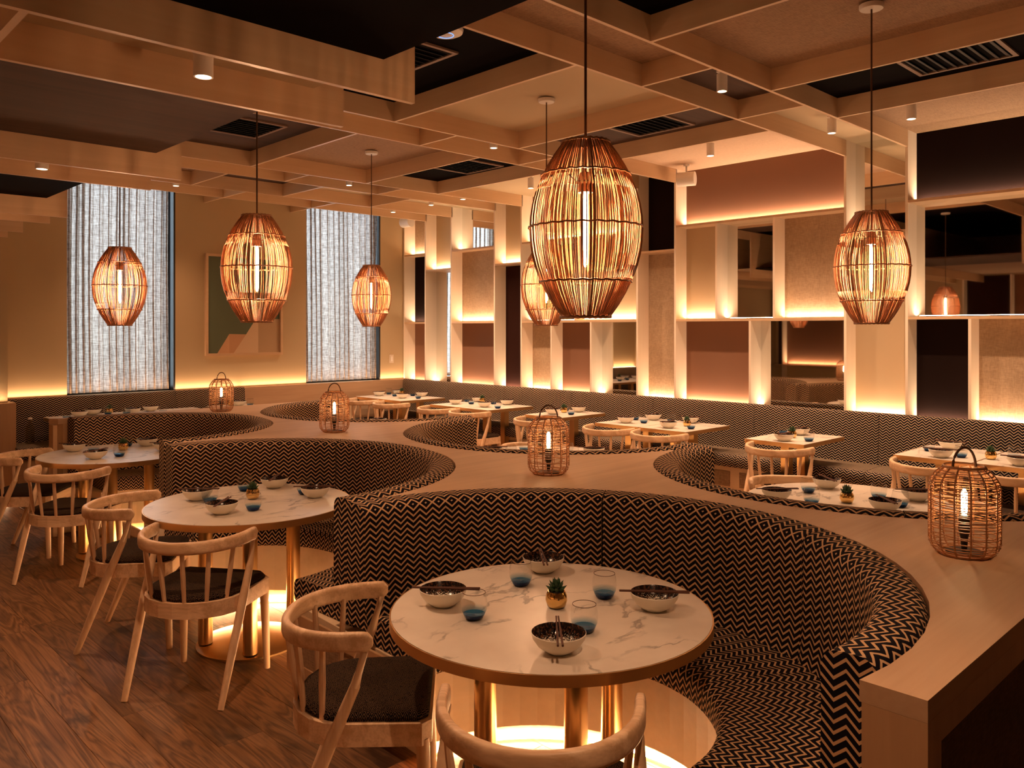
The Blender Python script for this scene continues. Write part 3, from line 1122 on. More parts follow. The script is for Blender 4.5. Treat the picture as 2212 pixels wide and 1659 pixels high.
for w, y, lab in walls:
    xo = XW + (0.05 if w in ('W4', 'W5', 'W6') else 0)
    if first:
        sq.location = (xo, y, 0)
        tag(sq, lab, 'table', 'square tables along the niche wall')
        first = False
    else:
        dup(sq, (xo, y, 0), 0, lab, 'square tables along the niche wall')
for x, lab in ((2.60, 'square marble table beside the window wall bench near the water bottle'),
               (3.12, 'square marble table, second along the window wall bench'),
               (3.64, 'square marble table, third along the window wall bench'),
               (4.30, 'square marble table at the bench end behind the farthest lantern')):
    dup(sq, (x, 9.02, 0), PI / 2, lab, 'square tables at the window bench')

# ------------------------------------------------------------------ CHAIRS
ch = thing('dining_chair', 'x', 'chair')


def D_outline(hw, yf, yb, n=10, corner=0.03):
    P = [(-hw + corner, yf), (-hw - .002, yf - corner)][::-1]
    P = [(hw, yf - corner), (hw - corner, yf), (-hw + corner, yf), (-hw, yf - corner)]
    # left side down to the curve
    rr = hw
    y_c = yb + rr * 0.82
    for k in range(n + 1):
        a = PI + PI * k / n
        P.append((hw * 0.97 * math.cos(a), y_c + rr * 0.82 * math.sin(a)))
    return P


outer = D_outline(0.245, 0.235, -0.235)
inner_ = D_outline(0.226, 0.222, -0.215)
frame = MB().prism(outer, 0.385, 0.455)
obj('seat_frame', frame, ch, mats=M['ash'])
mb = MB()
layers = [(1.0, 0.455), (1.02, 0.468), (0.98, 0.482), (0.90, 0.489), (0.6, 0.494)]
n = len(inner_)
for s_, z in layers:
    mb.v += [(x * s_, (y - 0.0) * s_, z) for x, y in inner_]
for i in range(len(layers) - 1):
    for k in range(n):
        k2 = (k + 1) % n
        mb.face([i * n + k, i * n + k2, (i + 1) * n + k2, (i + 1) * n + k])
mb.face([(len(layers) - 1) * n + k for k in range(n)])
obj('seat_cushion', mb, ch, mats=M['seat'], smooth=True)
# rail
pts, rad = [], []
N = 30
for k in range(N + 1):
    t = -1 + 2 * k / N
    u = abs(t)
    if u < 0.80:
        a = u / 0.80 * PI / 2
        x = math.copysign(0.252 * math.sin(a) ** 0.92, t) if u > 1e-6 else 0.0
        y = -0.255 * (1 - (1 - math.cos(a))) if False else 0.005 - 0.262 * math.cos(a) ** 0.92 if math.cos(a) > 1e-6 else 0.005
    else:
        e = (u - 0.80) / 0.20
        x = math.copysign(0.252 + 0.004 * e, t)
        y = 0.005 + 0.050 * e
    z = 0.705 + 0.012 * min(1.0, u / .8)
    pts.append((x, y, z))
    e = max(0, (u - 0.88) / 0.12)
    w_ = 0.0150 * (1 - .5 * e ** 3)
    h_ = (0.0285 + 0.003 * u ** 2) * (1 - 0.62 * e ** 3)
    rad.append((w_, h_))
obj('back_rail', MB().tube(pts, rad, 20, sq=.62), ch, mats=M['ash'], smooth=True)
for s_ in (-1, 1):
    P = [(s_ * .250, .030, .695), (s_ * .252, .0, .58), (s_ * .250, -.06, .44), (s_ * .244, -.14, .24), (s_ * .236, -.235, .0)]
    obj('rear_leg', MB().tube(P, [.013, .0165, .0205, .0195, .014], 12), ch, mats=M['ash_z'], smooth=True)
    P = [(s_ * .218, .205, .40), (s_ * .222, .215, .2), (s_ * .226, .222, 0)]
    obj('front_leg', MB().tube(P, [.023, .019, .015], 10), ch, mats=M['ash_z'], smooth=True)
for k in range(6):
    a = math.radians(-66 + 26.4 * k)
    b_ = (0.212 * math.sin(a), -0.035 - 0.185 * math.cos(a), .45)
    tpt = (0.247 * math.sin(a), -0.255 * math.cos(a), .695)
    mid = tuple((u + v) / 2 for u, v in zip(b_, tpt))
    obj('spindle', MB().tube([b_, mid, tpt], [.009, .0115, .0095], 8), ch, mats=M['ash_z'], smooth=True)


def face_rot(dx, dy):
    return math.atan2(dy, dx) - PI / 2


chairs = [
    (1.50, 1.45, .77, .64, 'pale ash spindle chair cut by the bottom edge before the frontmost table', 'aisle'),
    (1.558, 2.335, .76, -.65, 'pale ash spindle chair turned sideways at the frontmost table', 'aisle'),
    (1.62, 3.81, .81, .59, 'pale ash spindle chair facing away, closer one at the second aisle table', 'aisle'),
    (1.63, 4.66, .82, -.58, 'pale ash spindle chair turned sideways, farther one at the second aisle table', 'aisle'),
    (1.69, 6.10, .77, .64, 'pale ash spindle chair facing away, closer one at the third aisle table', 'aisle'),
    (1.66, 6.98, .80, -.60, 'pale ash spindle chair turned sideways beside the wooden half wall', 'aisle'),
    (4.72, 1.55, -.77, .64, 'ash chair whose curved back shows beside the largest lantern', 'wallside'),
    (4.75, 2.42, -.80, -.60, 'ash chair facing us across the table behind the largest lantern', 'wallside'),
    (4.70, 3.80, -.77, .64, 'ash chair partly hidden behind the second lantern', 'wallside'),
    (4.70, 4.62, -.80, -.60, 'ash chair just past the cushion edge of the middle wall-side booth', 'wallside'),
    (4.70, 6.10, -.77, .64, 'ash chair low behind the far wall-side booth rim, closer one', 'wallside'),
    (4.70, 6.92, -.80, -.60, 'ash chair low behind the far wall-side booth rim, farther one', 'wallside'),
]
walls_c = [(6.03, 1.53, 'ash chair at the picture edge, before the last front wall table'),
           (6.03, 2.05, 'ash chair whose rail crosses behind the largest lantern handle'),
           (6.03, 3.18, 'lone ash spindle chair at the single table below the sand niche'),
           (6.03, 4.33, 'closer ash chair at the double table under the brown niche'),
           (6.03, 4.90, 'farther ash chair at the double table under the brown niche'),
           (6.06, 5.87, 'ash chair directly behind the handle of the second lantern'),
           (6.08, 6.95, 'closer ash chair at the double table below the linen niche'),
           (6.08, 7.53, 'farther ash chair at the double table below the linen niche'),
           (6.08, 8.45, 'closer ash chair at the far corner double table'),
           (6.08, 9.08, 'farther ash chair at the far corner double table')]
for i, (x, y, dx, dy, lab, g) in enumerate(chairs):
    gr = 'ash chairs at the round tables'
    if i == 0:
        ch.location = (x, y, 0)
        ch.rotation_euler = (0, 0, face_rot(dx, dy))
        tag(ch, lab, 'chair', gr)
    else:
        dup(ch, (x, y, 0), face_rot(dx, dy), lab, gr)
for x, y, lab in walls_c:
    dup(ch, (x, y, 0), face_rot(1, 0), lab, 'ash chairs at the wall tables', scale=(1, 1, 1.03))

# ------------------------------------------------------------------ PENDANTS


def egg(t, r0, r1, rm):
    """radius at t 0(top)..1(bottom)"""
    if t < .5:
        u = (.5 - t) / .5
        return rm - (rm - r0) * u ** 2.05
    u = (t - .5) / .5
    return rm - (rm - r1) * u ** 2.05


pend = thing('pendant_lamp', 'x', 'lamp')
PH, PR = 0.565, 0.181
mb = MB()
rs = random.Random(11)
NS = 122
for k in range(NS):
    a0 = 2 * PI * (k + rs.uniform(-.22, .22)) / NS
    tw = rs.uniform(-.02, .02)
    dr = rs.uniform(-.001, .001)
    P = []
    for j in range(15):
        t = j / 14
        r = egg(t, .074, .078, PR) + dr
        a = a0 + tw * math.sin(PI * t)
        P.append((r * math.cos(a), r * math.sin(a), PH / 2 - PH * t))
    mb.tube(P, 0.0020 if k % 26 else 0.0045, 4, cap=False)
so = obj('rattan_slats', mb, pend, mats=M['rattan'], smooth=True)
so['kind'] = 'stuff'
for t in (0.0, .19, .49, .80, 1.0):
    r = egg(t, .074, .078, PR)
    z = PH / 2 - PH * t
    for rr_ in ((r + .004,) if 0 < t < 1 else (r + .003, r - .003)):
        P = [(rr_ * math.cos(2 * PI * k / 48), rr_ * math.sin(2 * PI * k / 48), z + (.0015 if k % 2 else -.0015)) for k in range(48)]
        obj('hoop', MB().tube(P, .0035 if 0 < t < 1 else .005, 5, closed=True), pend, mats=M['rattan'], smooth=True)
# wire carrier, socket, bulb
mb = MB()
for k in range(3):
    a = 2 * PI * k / 3 + .4
    mb.tube([(.030 * math.cos(a), .030 * math.sin(a), .155), (.095 * math.cos(a), .095 * math.sin(a), .215)], .0018, 4)
mb.tube([(.030 * math.cos(2 * PI * k / 16), .030 * math.sin(2 * PI * k / 16), .155) for k in range(16)], .002, 4, closed=True)
obj('wire_carrier', mb, pend, mats=M['black_plastic'])
sck = obj('socket', MB().lathe([(0.0, .185), (.018, .185), (.024, .165), (.024, .120), (.0, .120)], 16), pend, mats=M['vent_trim'], smooth=True)
obj('bulb', MB().lathe([(0.0, .119), (.007, .117), (.0085, .10), (.0085, -.105), (.004, -.12), (0.0, -.122)], 10), sck, mats=M['bulb'], smooth=True)
ZPC = 2.005
obj('cord', MB().tube([(0, 0, .185), (0, 0, ZT - ZPC - .012)], .0045, 8), pend, mats=M['cord'])
obj('canopy', MB().lathe([(0.0, ZT - ZPC - .024), (.055, ZT - ZPC - .024), (.060, ZT - ZPC - .018), (.060, ZT - ZPC - .001)], 28), pend, mats=M['white'], smooth=True)
pls = [(2.01, 1.74, 'largest looking rattan cage pendant hanging over the frontmost round table'),
       (2.04, 4.08, 'rattan cage pendant in front of the framed artwork'),
       (2.07, 6.28, 'rattan cage pendant in front of the wide linen curtain by the bench'),
       (4.21, 1.72, 'rattan cage pendant before the tall sand niche near the black panels'),
       (4.25, 4.05, 'rattan cage pendant half hidden behind the largest looking pendant'),
       (4.33, 6.38, 'smallest looking rattan cage pendant in front of the narrower curtain')]
for i, (x, y, lab) in enumerate(pls):
    if i == 0:
        pend.location = (x, y, ZPC)
        tag(pend, lab, 'lamp', 'rattan cage pendants')
    else:
        dup(pend, (x, y, ZPC - .01 if i > 1 else ZPC), i * 1.3, lab, 'rattan cage pendants')

# ------------------------------------------------------------------ LANTERNS
lan = thing('table_lantern', 'x', 'lantern')
LH = 0.285


def lprof(t):
    # t 0 bottom..1 top
    R = .103
    if t < .16:
        u = 1 - t / .16
        return R - .030 * u ** 2
    if t > .76:
        u = (t - .76) / .24
        return R - .044 * u ** 2
    return R


mb = MB()
rl = random.Random(2)
nrow = 33
for j in range(nrow):
    t = (j + .5) / nrow
    ph_ = rl.uniform(0, 6.28)
    amp = rl.uniform(0, .0035)
    if rl.random() < .1:
        continue
    P = [((lprof(t) + (.0022 if (k + j) % 2 else -.0022)) * math.cos(2 * PI * k / 28), (lprof(t) + (.0022 if (k + j) % 2 else -.0022)) * math.sin(2 * PI * k / 28),
          LH * t + amp * math.sin(2 * PI * k / 28 * 2 + ph_)) for k in range(28)]
    mb.tube(P, .0019, 4, closed=True)
so = obj('woven_cane', mb, lan, mats=M['rattan'], smooth=True)
so['kind'] = 'stuff'
for k in range(14):
    a = 2 * PI * k / 14
    P = [(lprof(j / 12) * math.cos(a), lprof(j / 12) * math.sin(a), LH * j / 12) for j in range(13)]
    obj('stake', MB().tube(P, .0030, 5), lan, mats=M['rattan'], smooth=True)
for t, r in ((0.0, .074), (1.0, .060)):
    P = [(r * math.cos(2 * PI * k / 32), r * math.sin(2 * PI * k / 32), max(LH * t, .005)) for k in range(32)]
    obj('rim', MB().tube(P, .0048, 6, closed=True), lan, mats=M['rattan'], smooth=True)
P = [(-.050 * math.cos(PI * k / 16), 0, LH + .066 * math.sin(PI * k / 16) - .004) for k in range(17)]
obj('handle', MB().tube(P, .0040, 6), lan, mats=M['cord'], smooth=True)
obj('lamp_base', MB().lathe([(0, .012), (.055, .012), (.055, .006), (0, .006)], 24), lan, mats=M['vent'])
sck = obj('socket', MB().lathe([(0, .128), (.016, .128), (.018, .08), (.012, .055), (.008, .012)], 14), lan, mats=M['black_plastic'], smooth=True)
obj('bulb', MB().lathe([(0, .129), (.008, .131), (.0095, .14), (.0095, .20), (.004, .212), (0, .213)], 10), sck, mats=M['bulb_lantern'], smooth=True)
lls = [(2.895, .885, 'largest looking woven rattan lantern on the counter by its front end'),
       (2.995, 2.84, 'woven rattan lantern on the counter, second from the front end'),
       (3.125, 5.07, 'woven rattan lantern on the counter, third from the front end'),
       (3.185, 7.05, 'smallest looking woven rattan lantern at the far counter end')]
for i, (x, y, lab) in enumerate(lls):
    if i == 0:
        lan.location = (x, y, ZC)
        lan.rotation_euler = (0, 0, .2 - TH + .15)
        tag(lan, lab, 'lantern', 'rattan lanterns on the counter')
    else:
        dup(lan, (x, y, ZC), -TH + .35 * i, lab, 'rattan lanterns on the counter')

# ------------------------------------------------------------------ TABLEWARE
bowl = thing('bowl', 'x', 'bowl')
obj('shell', MB().lathe([(0, 0.0), (.033, 0.0), (.040, .004), (.062, .020), (.076, .040), (.080, .056), (.0785, .0575)], 36), bowl, mats=M['bowl_out'], smooth=True)
obj('inner_glaze', MB().lathe([(.0785, .0575), (.0765, .055), (.072, .040), (.058, .022), (.036, .009), (0, .006)][::-1], 36), bowl, mats=M['bowl_in'], smooth=True)
gl = thing('glass', 'x', 'glass')
obj('cup', MB().lathe([(0, .0015), (.024, .001), (.030, .006), (.040, .028), (.0435, .048), (.041, .068), (.0365, .085)], 32), gl, mats=M['glass'], smooth=True)
obj('rim', MB().tube([(.0365 * math.cos(2 * PI * k / 32), .0365 * math.sin(2 * PI * k / 32), .085) for k in range(32)], .0010, 4, closed=True), gl, mats=M['cord'])  # brown lip colour stands in for the dark line refraction makes there
obj('blue_base', MB().lathe([(0, .002), (.0235, .002), (.029, .0065), (.0345, .018), (.0, .016)], 28), gl, mats=M['blue'], smooth=True)
pot = thing('potted_succulent', 'x', 'plant')
obj('pot', MB().lathe([(0, 0), (.022, 0), (.030, .006), (.0365, .024), (.035, .042), (.029, .055), (.026, .055), (.027, .049)], 32), pot, mats=M['gold'], smooth=True)
obj('soil', MB().disc(.027, .049, 20), pot, mats=M['soil'])


def leaf_mesh(L, w):
    mb = MB()
    mb.v += [(0, 0, 0), (w, L * .45, .006), (0, L, .010), (-w, L * .45, .006), (0, L * .45, -.003), (0, L * .45, .011)]
    for q in ((0, 1, 5), (1, 2, 5), (2, 3, 5), (3, 0, 5), (1, 0, 4), (2, 1, 4), (3, 2, 4), (0, 3, 4)):
        mb.face(q)
    return mb


lm = leaf_mesh(.036, .0085).mesh('leaf', M['leafm'], True)
lm2 = leaf_mesh(.028, .007).mesh('leaf', M['leafm2'], True)
for tier, (nl, tilt, sc_, z) in enumerate(((8, .35, 1.0, .052), (7, .75, .95, .060), (5, 1.1, .85, .068), (3, 1.4, .7, .072))):
    for k in range(nl):
        o = obj('leaf', lm if tier < 3 else lm2, pot)
        a = 2 * PI * k / nl + tier * .5
        o.rotation_euler = (tilt, 0, a)
        o.location = (-.006 * math.sin(a), .006 * math.cos(a), z)
        o.scale = (sc_, sc_, sc_)
cs_m = MB()
cs_m.tube([(-.115, 0, 0), (.115, 0, 0)], [.0026, .0036], 6)
cs_mesh = cs_m.mesh('chopstick', M['chop'])

off4b = [(-.27, -.26, 'frontmost'), (-.25, .27, 'leftmost'), (.245, -.25, 'rightmost'), (.26, .29, 'rearmost')]
RSET = {
    'T1': dict(b=[(1.73, 1.60), (1.74, 2.14), (2.22, 1.62), (2.26, 2.17)], g=[(1.73, 1.97), (2.08, 2.11), (2.19, 1.81), (1.90, 1.65)], p=(2.0, 1.86),
               s=[((1.81, 1.68), (1.64, 1.51)), ((1.65, 2.18), (1.82, 1.99)), ((2.12, 1.70), (2.28, 1.52)), ((2.31, 2.25), (2.14, 2.05))]),
    'T2': dict(b=[(1.80, 3.98), (1.85, 4.39), (2.35, 4.01), (2.32, 4.42)], g=[(1.87, 4.28), (2.15, 4.45), (1.95, 3.94), (2.35, 4.13)], p=(2.08, 4.21),
               s=[((1.72, 3.88), (1.87, 4.04)), ((1.76, 4.47), (1.94, 4.31)), ((2.24, 4.08), (2.42, 3.92)), ((2.24, 4.33), (2.38, 4.49))]),
    'T3': dict(b=[(1.91, 6.30), (1.91, 6.80), (2.42, 6.72), (2.42, 6.36)], g=[(2.0, 6.64), (2.07, 6.29), (2.30, 6.80), (2.50, 6.55)], p=(2.2, 6.60),
               s=[((1.82, 6.25), (2.0, 6.36)), ((1.83, 6.86), (1.98, 6.72)), ((2.33, 6.62), (2.50, 6.80)), ((2.35, 6.42), (2.49, 6.28))]),
}
t4 = dict(b=[(4.28, 1.68), (4.13, 2.20), (4.66, 1.66), (4.65, 2.16)], g=[(4.15, 2.01), (4.44, 2.17), (4.55, 1.82), (4.43, 1.66)], p=(4.33, 1.90),
          s=[((4.35, 1.74), (4.19, 1.58)), ((4.05, 2.27), (4.22, 2.11)), ((4.58, 1.74), (4.74, 1.58)), ((4.72, 2.24), (4.56, 2.06))])
RSET['T4'] = t4
for k in ('T5', 'T6'):
    dx, dy = T[k][0] - T['T4'][0], T[k][1] - T['T4'][1]
    sh = lambda p: (p[0] + dx, p[1] + dy)
    RSET[k] = dict(b=[sh(p) for p in t4['b']], g=[sh(p) for p in t4['g']], p=sh(t4['p']), s=[(sh(a), sh(b)) for a, b in t4['s']])
nm = {'T1': 'frontmost round table', 'T2': 'second round aisle table', 'T3': 'third round aisle table', 'T4': 'booth table behind big lantern',
      'T5': 'booth table behind second lantern', 'T6': 'booth table behind third lantern'}
CT, ST = math.cos(TH), math.sin(TH)


def scr(p):
    D = p[0] * ST + p[1] * CT
    return ((p[0] * CT - p[1] * ST) / D, D)


def rank_words(pts):
    """name each point by where it sits among its neighbours as seen from the front"""
    n = len(pts)
    S = [scr(p) for p in pts]
    words = [None] * n
    idx = list(range(n))
    if n == 1:
        return ['only']
    order = [('front', min(idx, key=lambda i: S[i][1]))]
    words[order[0][1]] = 'front'
    rest = [i for i in idx if words[i] is None]
    words[max(rest, key=lambda i: S[i][1])] = 'rear'
    rest = sorted([i for i in idx if words[i] is None], key=lambda i: S[i][0])
    names = {1: ['middle'], 2: ['left-side', 'right-side'], 3: ['left-side', 'middle', 'right-side']}.get(len(rest), ['outer'] * len(rest))
    for i, w in zip(rest, names):
        words[i] = w
    return words


state = {}


def place(proto, key, loc, rz, label, group, scale=None):
    if key not in state:
        state[key] = 1
        proto.location = loc
        proto.rotation_euler = (0, 0, rz)
        tag(proto, label, proto['category'], group)
        return proto
    return dup(proto, loc, rz, label, group, scale)


def stick_pair(a, b, z, label, group, za=0.0):
    mx, my = (a[0] + b[0]) / 2, (a[1] + b[1]) / 2
    an = math.atan2(b[1] - a[1], b[0] - a[0])
    for s_ in (-1, 1):
        o = obj('chopstick', cs_mesh)
        o.location = (mx - math.sin(an) * .005 * s_, my + math.cos(an) * .005 * s_, z)
        o.rotation_euler = (0, za, an + .015 * s_)
        px, py = -math.sin(an) * s_, math.cos(an) * s_
        side, dep = px * CT - py * ST, px * ST + py * CT
        word = ('right' if side > 0 else 'left') if abs(side) > abs(dep) else ('farther' if dep > 0 else 'closer')
        tag(o, label % word, 'chopstick', group)


rr2 = random.Random(9)
for k, d in RSET.items():
    z = HT + .0005
    wb_ = rank_words(d['b'])
    wg = rank_words(d['g'])
    for (x, y), w in zip(d['b'], wb_):
        place(bowl, 'bowl', (x, y, z), rr2.uniform(0, 6), 'cream bowl with dark speckled inside, %s one, %s' % (w, nm[k]), 'bowls on the %s' % nm[k])
    for (x, y), w in zip(d['g'], wg):
        place(gl, 'glass', (x, y, z), 0, 'rounded tumbler with blue base, %s one, %s' % (w, nm[k]), 'tumblers on the %s' % nm[k])
    place(pot, 'pot', (d['p'][0], d['p'][1], z), rr2.uniform(0, 6), 'small green succulent in gold pot on the %s' % nm[k], 'succulents in gold pots')
    for (a, b), w, bb in zip(d['s'], wb_, d['b']):
        mx, my = (a[0] + b[0]) / 2 - bb[0], (a[1] + b[1]) / 2 - bb[1]
        stick_pair((a[0] - mx * .7, a[1] - my * .7), (b[0] - mx * .7, b[1] - my * .7), z + .0615,
                   '%%s of two dark chopsticks across %s bowl, %s' % (w, nm[k]), 'chopsticks on the %s bowl of the %s' % (w, nm[k]))

WSET = {
    'W1': dict(b=[(6.15, 2.03), (6.62, 2.12), (6.15, 1.54)], g=[(6.41, 2.20), (6.25, 1.93), (6.44, 1.65)], p=(6.31, 1.76)),
    'W2': dict(b=[(6.15, 3.21), (6.60, 3.30)], g=[(6.57, 3.44), (6.27, 3.06)], p=(6.38, 3.26)),
    'W3': dict(b=[(6.24, 4.89), (6.20, 4.37), (6.64, 4.86), (6.68, 4.45)], g=[(6.52, 4.99), (6.35, 4.76), (6.60, 4.62), (6.28, 4.18)], p=(6.44, 4.33)),
    'W4': dict(b=[(6.32, 5.93), (6.70, 5.90)], g=[(6.68, 6.07), (6.42, 5.76)], p=(6.54, 5.97)),
    'W5': dict(b=[(6.33, 7.55), (6.33, 7.03), (6.73, 7.07), (6.74, 7.60)], g=[(6.64, 7.70), (6.47, 7.42), (6.66, 7.23), (6.33, 6.80)], p=(6.70, 7.48)),
    'W6': dict(b=[(6.38, 9.22), (6.38, 8.69), (6.74, 8.74), (6.74, 9.28)], g=[(6.62, 9.33), (6.49, 9.01), (6.70, 8.89), (6.48, 8.48)], p=(6.70, 9.14)),
    'L1': dict(b=[(2.62, 9.15), (3.13, 9.10), (2.79, 9.28), (3.36, 9.22)], g=[(2.46, 9.00), (2.90, 9.16), (3.04, 9.02), (3.38, 8.92)], p=(2.95, 9.27)),
    'L2': dict(b=[(4.36, 9.16)], g=[(4.44, 9.05)], p=(4.30, 9.26)),
}
wn = {'W1': 'front table by black niche', 'W2': 'single table below sand niche', 'W3': 'double table under brown niche',
      'W4': 'single table behind second lantern', 'W5': 'double table below linen niche', 'W6': 'far corner double table',
      'L1': 'window bench table', 'L2': 'window bench end table'}
for k, d in WSET.items():
    z = HW + .0005
    wb_ = rank_words(d['b'])
    wg = rank_words(d['g'])
    for (x, y), w in zip(d['b'], wb_):
        place(bowl, 'bowl', (x, y, z), rr2.uniform(0, 6), 'cream bowl with dark glazed inside, %s one, %s' % (w, wn[k]), 'bowls on the %s' % wn[k])
        an = rr2.choice((0.15, 1.75, 1.6, 0.1)) if k[0] == 'W' else rr2.choice((1.5, .2))
        L = .11
        if (k, w) not in (('W1', 'x'),):
            stick_pair((x - L * math.cos(an), y - L * math.sin(an)), (x + L * math.cos(an), y + L * math.sin(an)), z + .0615,
                       '%%s of two dark chopsticks across %s bowl, %s' % (w, wn[k]), 'chopsticks on the %s bowl of the %s' % (w, wn[k]))
    for (x, y), w in zip(d['g'], wg):
        place(gl, 'glass', (x, y, z), 0, 'rounded tumbler with blue base, %s one, %s' % (w, wn[k]), 'tumblers on the %s' % wn[k])
    place(pot, 'pot', (d['p'][0], d['p'][1], z), rr2.uniform(0, 6), 'small green succulent in gold pot on the %s' % wn[k], 'succulents in gold pots')

# bottle on the window bench seat
bt = thing('water_bottle', 'clear glass water bottle standing on the window bench seat by the half wall', 'bottle', (2.20, 9.28, 0.5305))
obj('body', MB().lathe([(0, .001), (.036, .001), (.040, .008), (.040, .15), (.036, .175), (.018, .205), (.016, .235), (.018, .25)], 24), bt, mats=M['glass_clear'], smooth=True)
obj('cap', MB().lathe([(0, .262), (.017, .262), (.019, .258), (.019, .245), (.0, .245)], 16), bt, mats=M['white'])

# ------------------------------------------------------------------ ARTWORK, SWITCH, SPEAKERS, VENTS, SPOTS
art = thing('framed_artwork', 'framed abstract print of sage green and peach shapes on the window wall', 'picture')
ax0, ax1, az0, az1 = 4.15, 5.16, 1.36, 2.60
yf = Y1 - .045
fw = .03
fr = MB()
fr.box(ax0, ax1, yf, Y1 - .001, az0, az0 + fw).box(ax0, ax1, yf, Y1 - .001, az1 - fw, az1)
fr.box(ax0, ax0 + fw, yf, Y1 - .001, az0 + fw, az1 - fw).box(ax1 - fw, ax1, yf, Y1 - .001, az0 + fw, az1 - fw)
obj('frame', fr, art, mats=M['maple'])


def art_poly(pts, m, dy):
    W, Hh = ax1 - ax0 - 2 * fw, az1 - az0 - 2 * fw
    P = [(ax0 + fw + u * W, az0 + fw + (1 - v) * Hh) for u, v in pts]
    mb = MB()
    n = len(P)
    for yy in (Y1 - .012 - dy, Y1 - .004):
        mb.v += [(x, yy, z) for x, z in P]
    mb.face(list(range(n)))
    mb.face(list(range(n, 2 * n))[::-1])
    for i in range(n):
        j = (i + 1) % n
        mb.face([j, i, n + i, n + j])
    return mb


obj('print', art_poly([(0, 0), (0, 1), (1, 1), (1, 0)], 'g', 0), art, mats=M['art_green'])
obj('print_shape', art_poly([(.13, 1), (.29, .80), (.52, .805), (.35, 1)], 'p', .001), art, mats=M['art_peach'])
obj('print_shape', art_poly([(.29, 1), (.29, .80), (.52, .805), (.35, 1)], 'p', .0014), art, mats=M['art_peach_dark'])
obj('print_shape', art_poly([(.35, 1), (.52, .805), (.69, .60), (.69, 1)], 'p', .001), art, mats=M['art_sand'])
obj('print_shape', art_poly([(.69, 1), (.69, .64), (1, .64), (1, 1)], 'p', .001), art, mats=M['art_tan'])

sw = thing('wall_switch', 'small beige switch plate low on the window wall near the corner', 'switch', (6.89, Y1, 1.26))
obj('plate', MB().box(-.035, .035, -.008, -.0005, -.06, .06), sw, mats=M['plate'])
obj('rocker', MB().box(-.014, .014, -.012, -.008, -.035, .035), sw, mats=M['white'])

for (x, y, z, rz, lab) in ((6.98, 4.70, 3.20, .35, 'white cylindrical speaker hanging above the black upper niche'),
                           (6.93, 9.33, 3.20, .1, 'white cylindrical speaker in the far ceiling corner')):
    s = thing('ceiling_speaker', lab, 'speaker', (x, y, z), rz, 'white cylinder speakers')
    mbx = MB()
    P = [(0, -.09, 0), (0, -.088, 0), (0, .088, 0), (0, .09, 0)]
    mbx.tube(P, [.066, .071, .071, .066], 24, cap=True)
    obj('body', mbx, s, mats=M['white'], smooth=True)
    obj('bracket', MB().tube([(0, 0, .06), (0, 0, ZT - z)], .009, 8), s, mats=M['white'])
    obj('mount', MB().lathe([(0, ZT - z - .02), (.028, ZT - z - .02), (.03, ZT - z)], 16), s, mats=M['white'])

for (x, y, lab) in ((2.88, 4.03, 'square black ceiling vent beside the round white access point'),
                    (3.02, 6.35, 'square ceiling vent above the pendant near the artwork'),
                    (5.36, 4.00, 'square ceiling vent right of the largest looking pendant'),
                    (5.40, 6.30, 'square ceiling vent in the far black ceiling bay'),
                    (5.34, 1.70, 'square black ceiling vent in the front black ceiling bay')):
    v = thing('ceiling_vent', lab, 'vent', (x, y, ZT), 0, 'square ceiling vents')
    H_ = .285
    fr = MB()
    for a in ((-H_, H_, -H_, -H_ + .025), (-H_, H_, H_ - .025, H_), (-H_, -H_ + .025, -H_ + .025, H_ - .025), (H_ - .025, H_, -H_ + .025, H_ - .025)):
        fr.box(a[0], a[1], a[2], a[3], -.014, -.001)
    obj('frame', fr, v, mats=M['vent_trim'])
    obj('backing', MB().box(-H_ + .025, H_ - .025, -H_ + .025, H_ - .025, -.004, -.001), v, mats=M['black'])
    sl = None
    for j in range(9):
        q = -H_ + .05 + j * .059
        if sl is None:
            sl = MB().box(-H_ + .03, H_ - .03, -.02, .012, -.006, -.003, M4=Matrix.Rotation(.45, 4, 'X')).mesh('slat', M['vent'])
        obj('slat', sl, v, loc=(0, q, -.004))

wap = thing('access_point', 'white round ceiling access point with glowing blue ring', 'access point', (2.88, 3.52, ZT))
obj('body', MB().lathe([(0, -.032), (.07, -.030), (.095, -.018), (.1, -.004), (.1, 0)], 36), wap, mats=M['white'], smooth=True)
obj('status_ring', MB().tube([(.045 * math.cos(2 * PI * k / 32), .045 * math.sin(2 * PI * k / 32), -.0325) for k in range(32)], .0022, 4, closed=True), wap, mats=M['ring_blue'])

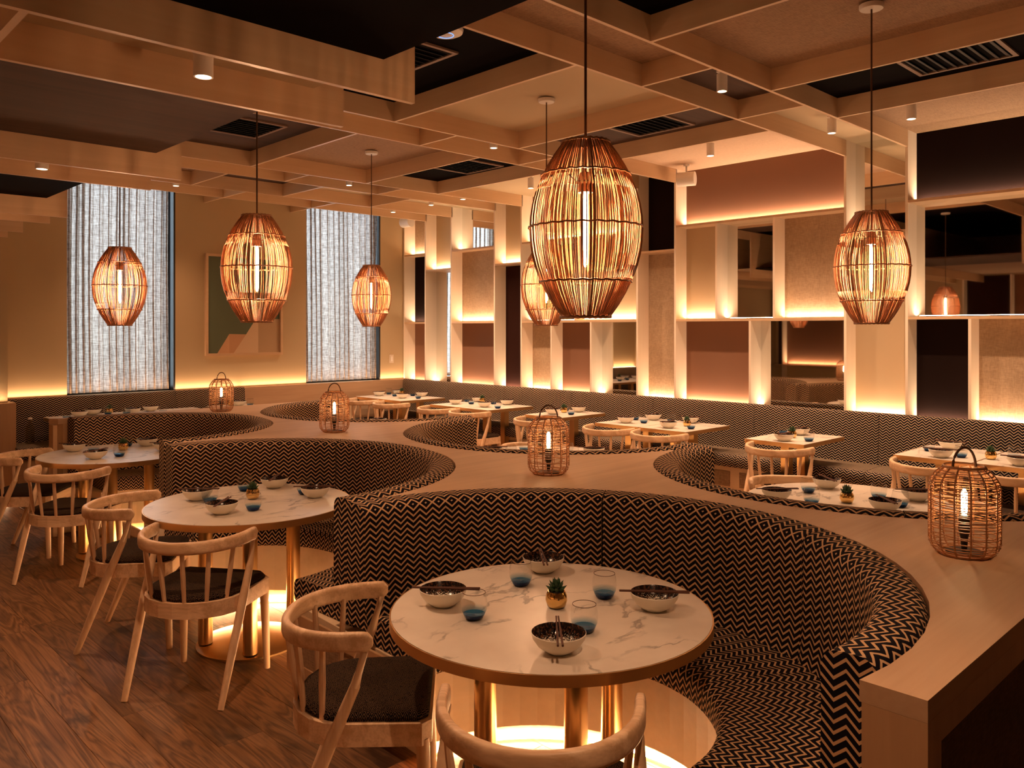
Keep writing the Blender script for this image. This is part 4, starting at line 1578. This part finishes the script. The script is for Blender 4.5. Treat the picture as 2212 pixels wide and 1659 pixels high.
spot = thing('ceiling_spotlight', 'x', 'spotlight')
bd = obj('body', MB().lathe([(0, .004), (.028, .004), (.028, 0), (.034, 0), (.034, .112), (.0, .114)], 28), spot, mats=M['white'], smooth=True)
obj('lens', MB().disc(.027, .002, 20, up=False), bd, mats=M['lens'])
obj('mount', MB().lathe([(.012, .114), (.012, .128), (.036, .128), (.036, .134), (0, .134)], 20), spot, mats=M['white'])
spots = [(1.23, 2.87, 2.585, 'lower white spotlight between the boards over the aisle, frontmost'),
         (1.28, 5.15, 2.585, 'lower white spotlight between the boards over the aisle, second'),
         (4.62, 2.84, 3.215, 'white spotlight in the dark narrow bay beside the big pendant cord'),
         (6.18, 2.83, 3.205, 'white spotlight before the tall framed mirror strip'),
         (6.18, 2.24, 3.205, 'white spotlight closest to the black upper niche'),
         (6.22, 3.94, 3.205, 'white spotlight above the brown upper niche'),
         (4.70, 5.10, 3.225, 'white spotlight behind the half hidden pendant cord'),
         (3.48, 8.82, 3.225, 'small white spotlight just before the wide curtain'),
         (4.74, 7.40, 3.205, 'small white spotlight beside the smallest looking pendant cord'),
         (6.22, 7.88, 3.205, 'small white spotlight before the far upper mirror'),
         (6.21, 7.27, 3.205, 'small white spotlight, next toward us from the far mirror one'),
         (6.24, 8.70, 3.205, 'farthest white spotlight near the corner speaker'),
         (6.25, 6.19, 3.205, 'white spotlight hidden partly by the largest looking pendant'),
         (6.22, 5.15, 3.205, 'white spotlight behind the largest looking pendant top')]
spots += [(1.23, .57, 2.585, 'added lower white fill spotlight, out of view above the camera side'),  # unseen fixtures added along the ceiling grid to brighten the foreground
          (-1.1, 2.87, 2.585, 'added lower white fill spotlight, out of view over the entry side'),
          (6.18, .57, 3.205, 'added white fill spotlight, out of view by the niche wall')]
for i, (x, y, z, lab) in enumerate(spots):
    o = place(spot, 'spot', (x, y, z), 0, lab, 'white cylinder ceiling spotlights')
    ld = bpy.data.lights.new('spot_beam', 'SPOT')
    wallside = x > 5.9
    ld.energy = P_SPOT * (1.6 if wallside else 1.0)
    ld.color = (1.0, 0.63, 0.39) if wallside else (1.0, 0.565, 0.315)
    ld.spot_size = math.radians(115)
    ld.spot_blend = 1.0
    ld.shadow_soft_size = .022
    lo = bpy.data.objects.new('spot_beam', ld)
    COL.objects.link(lo)
    lo.location = (x, y, z - .012)
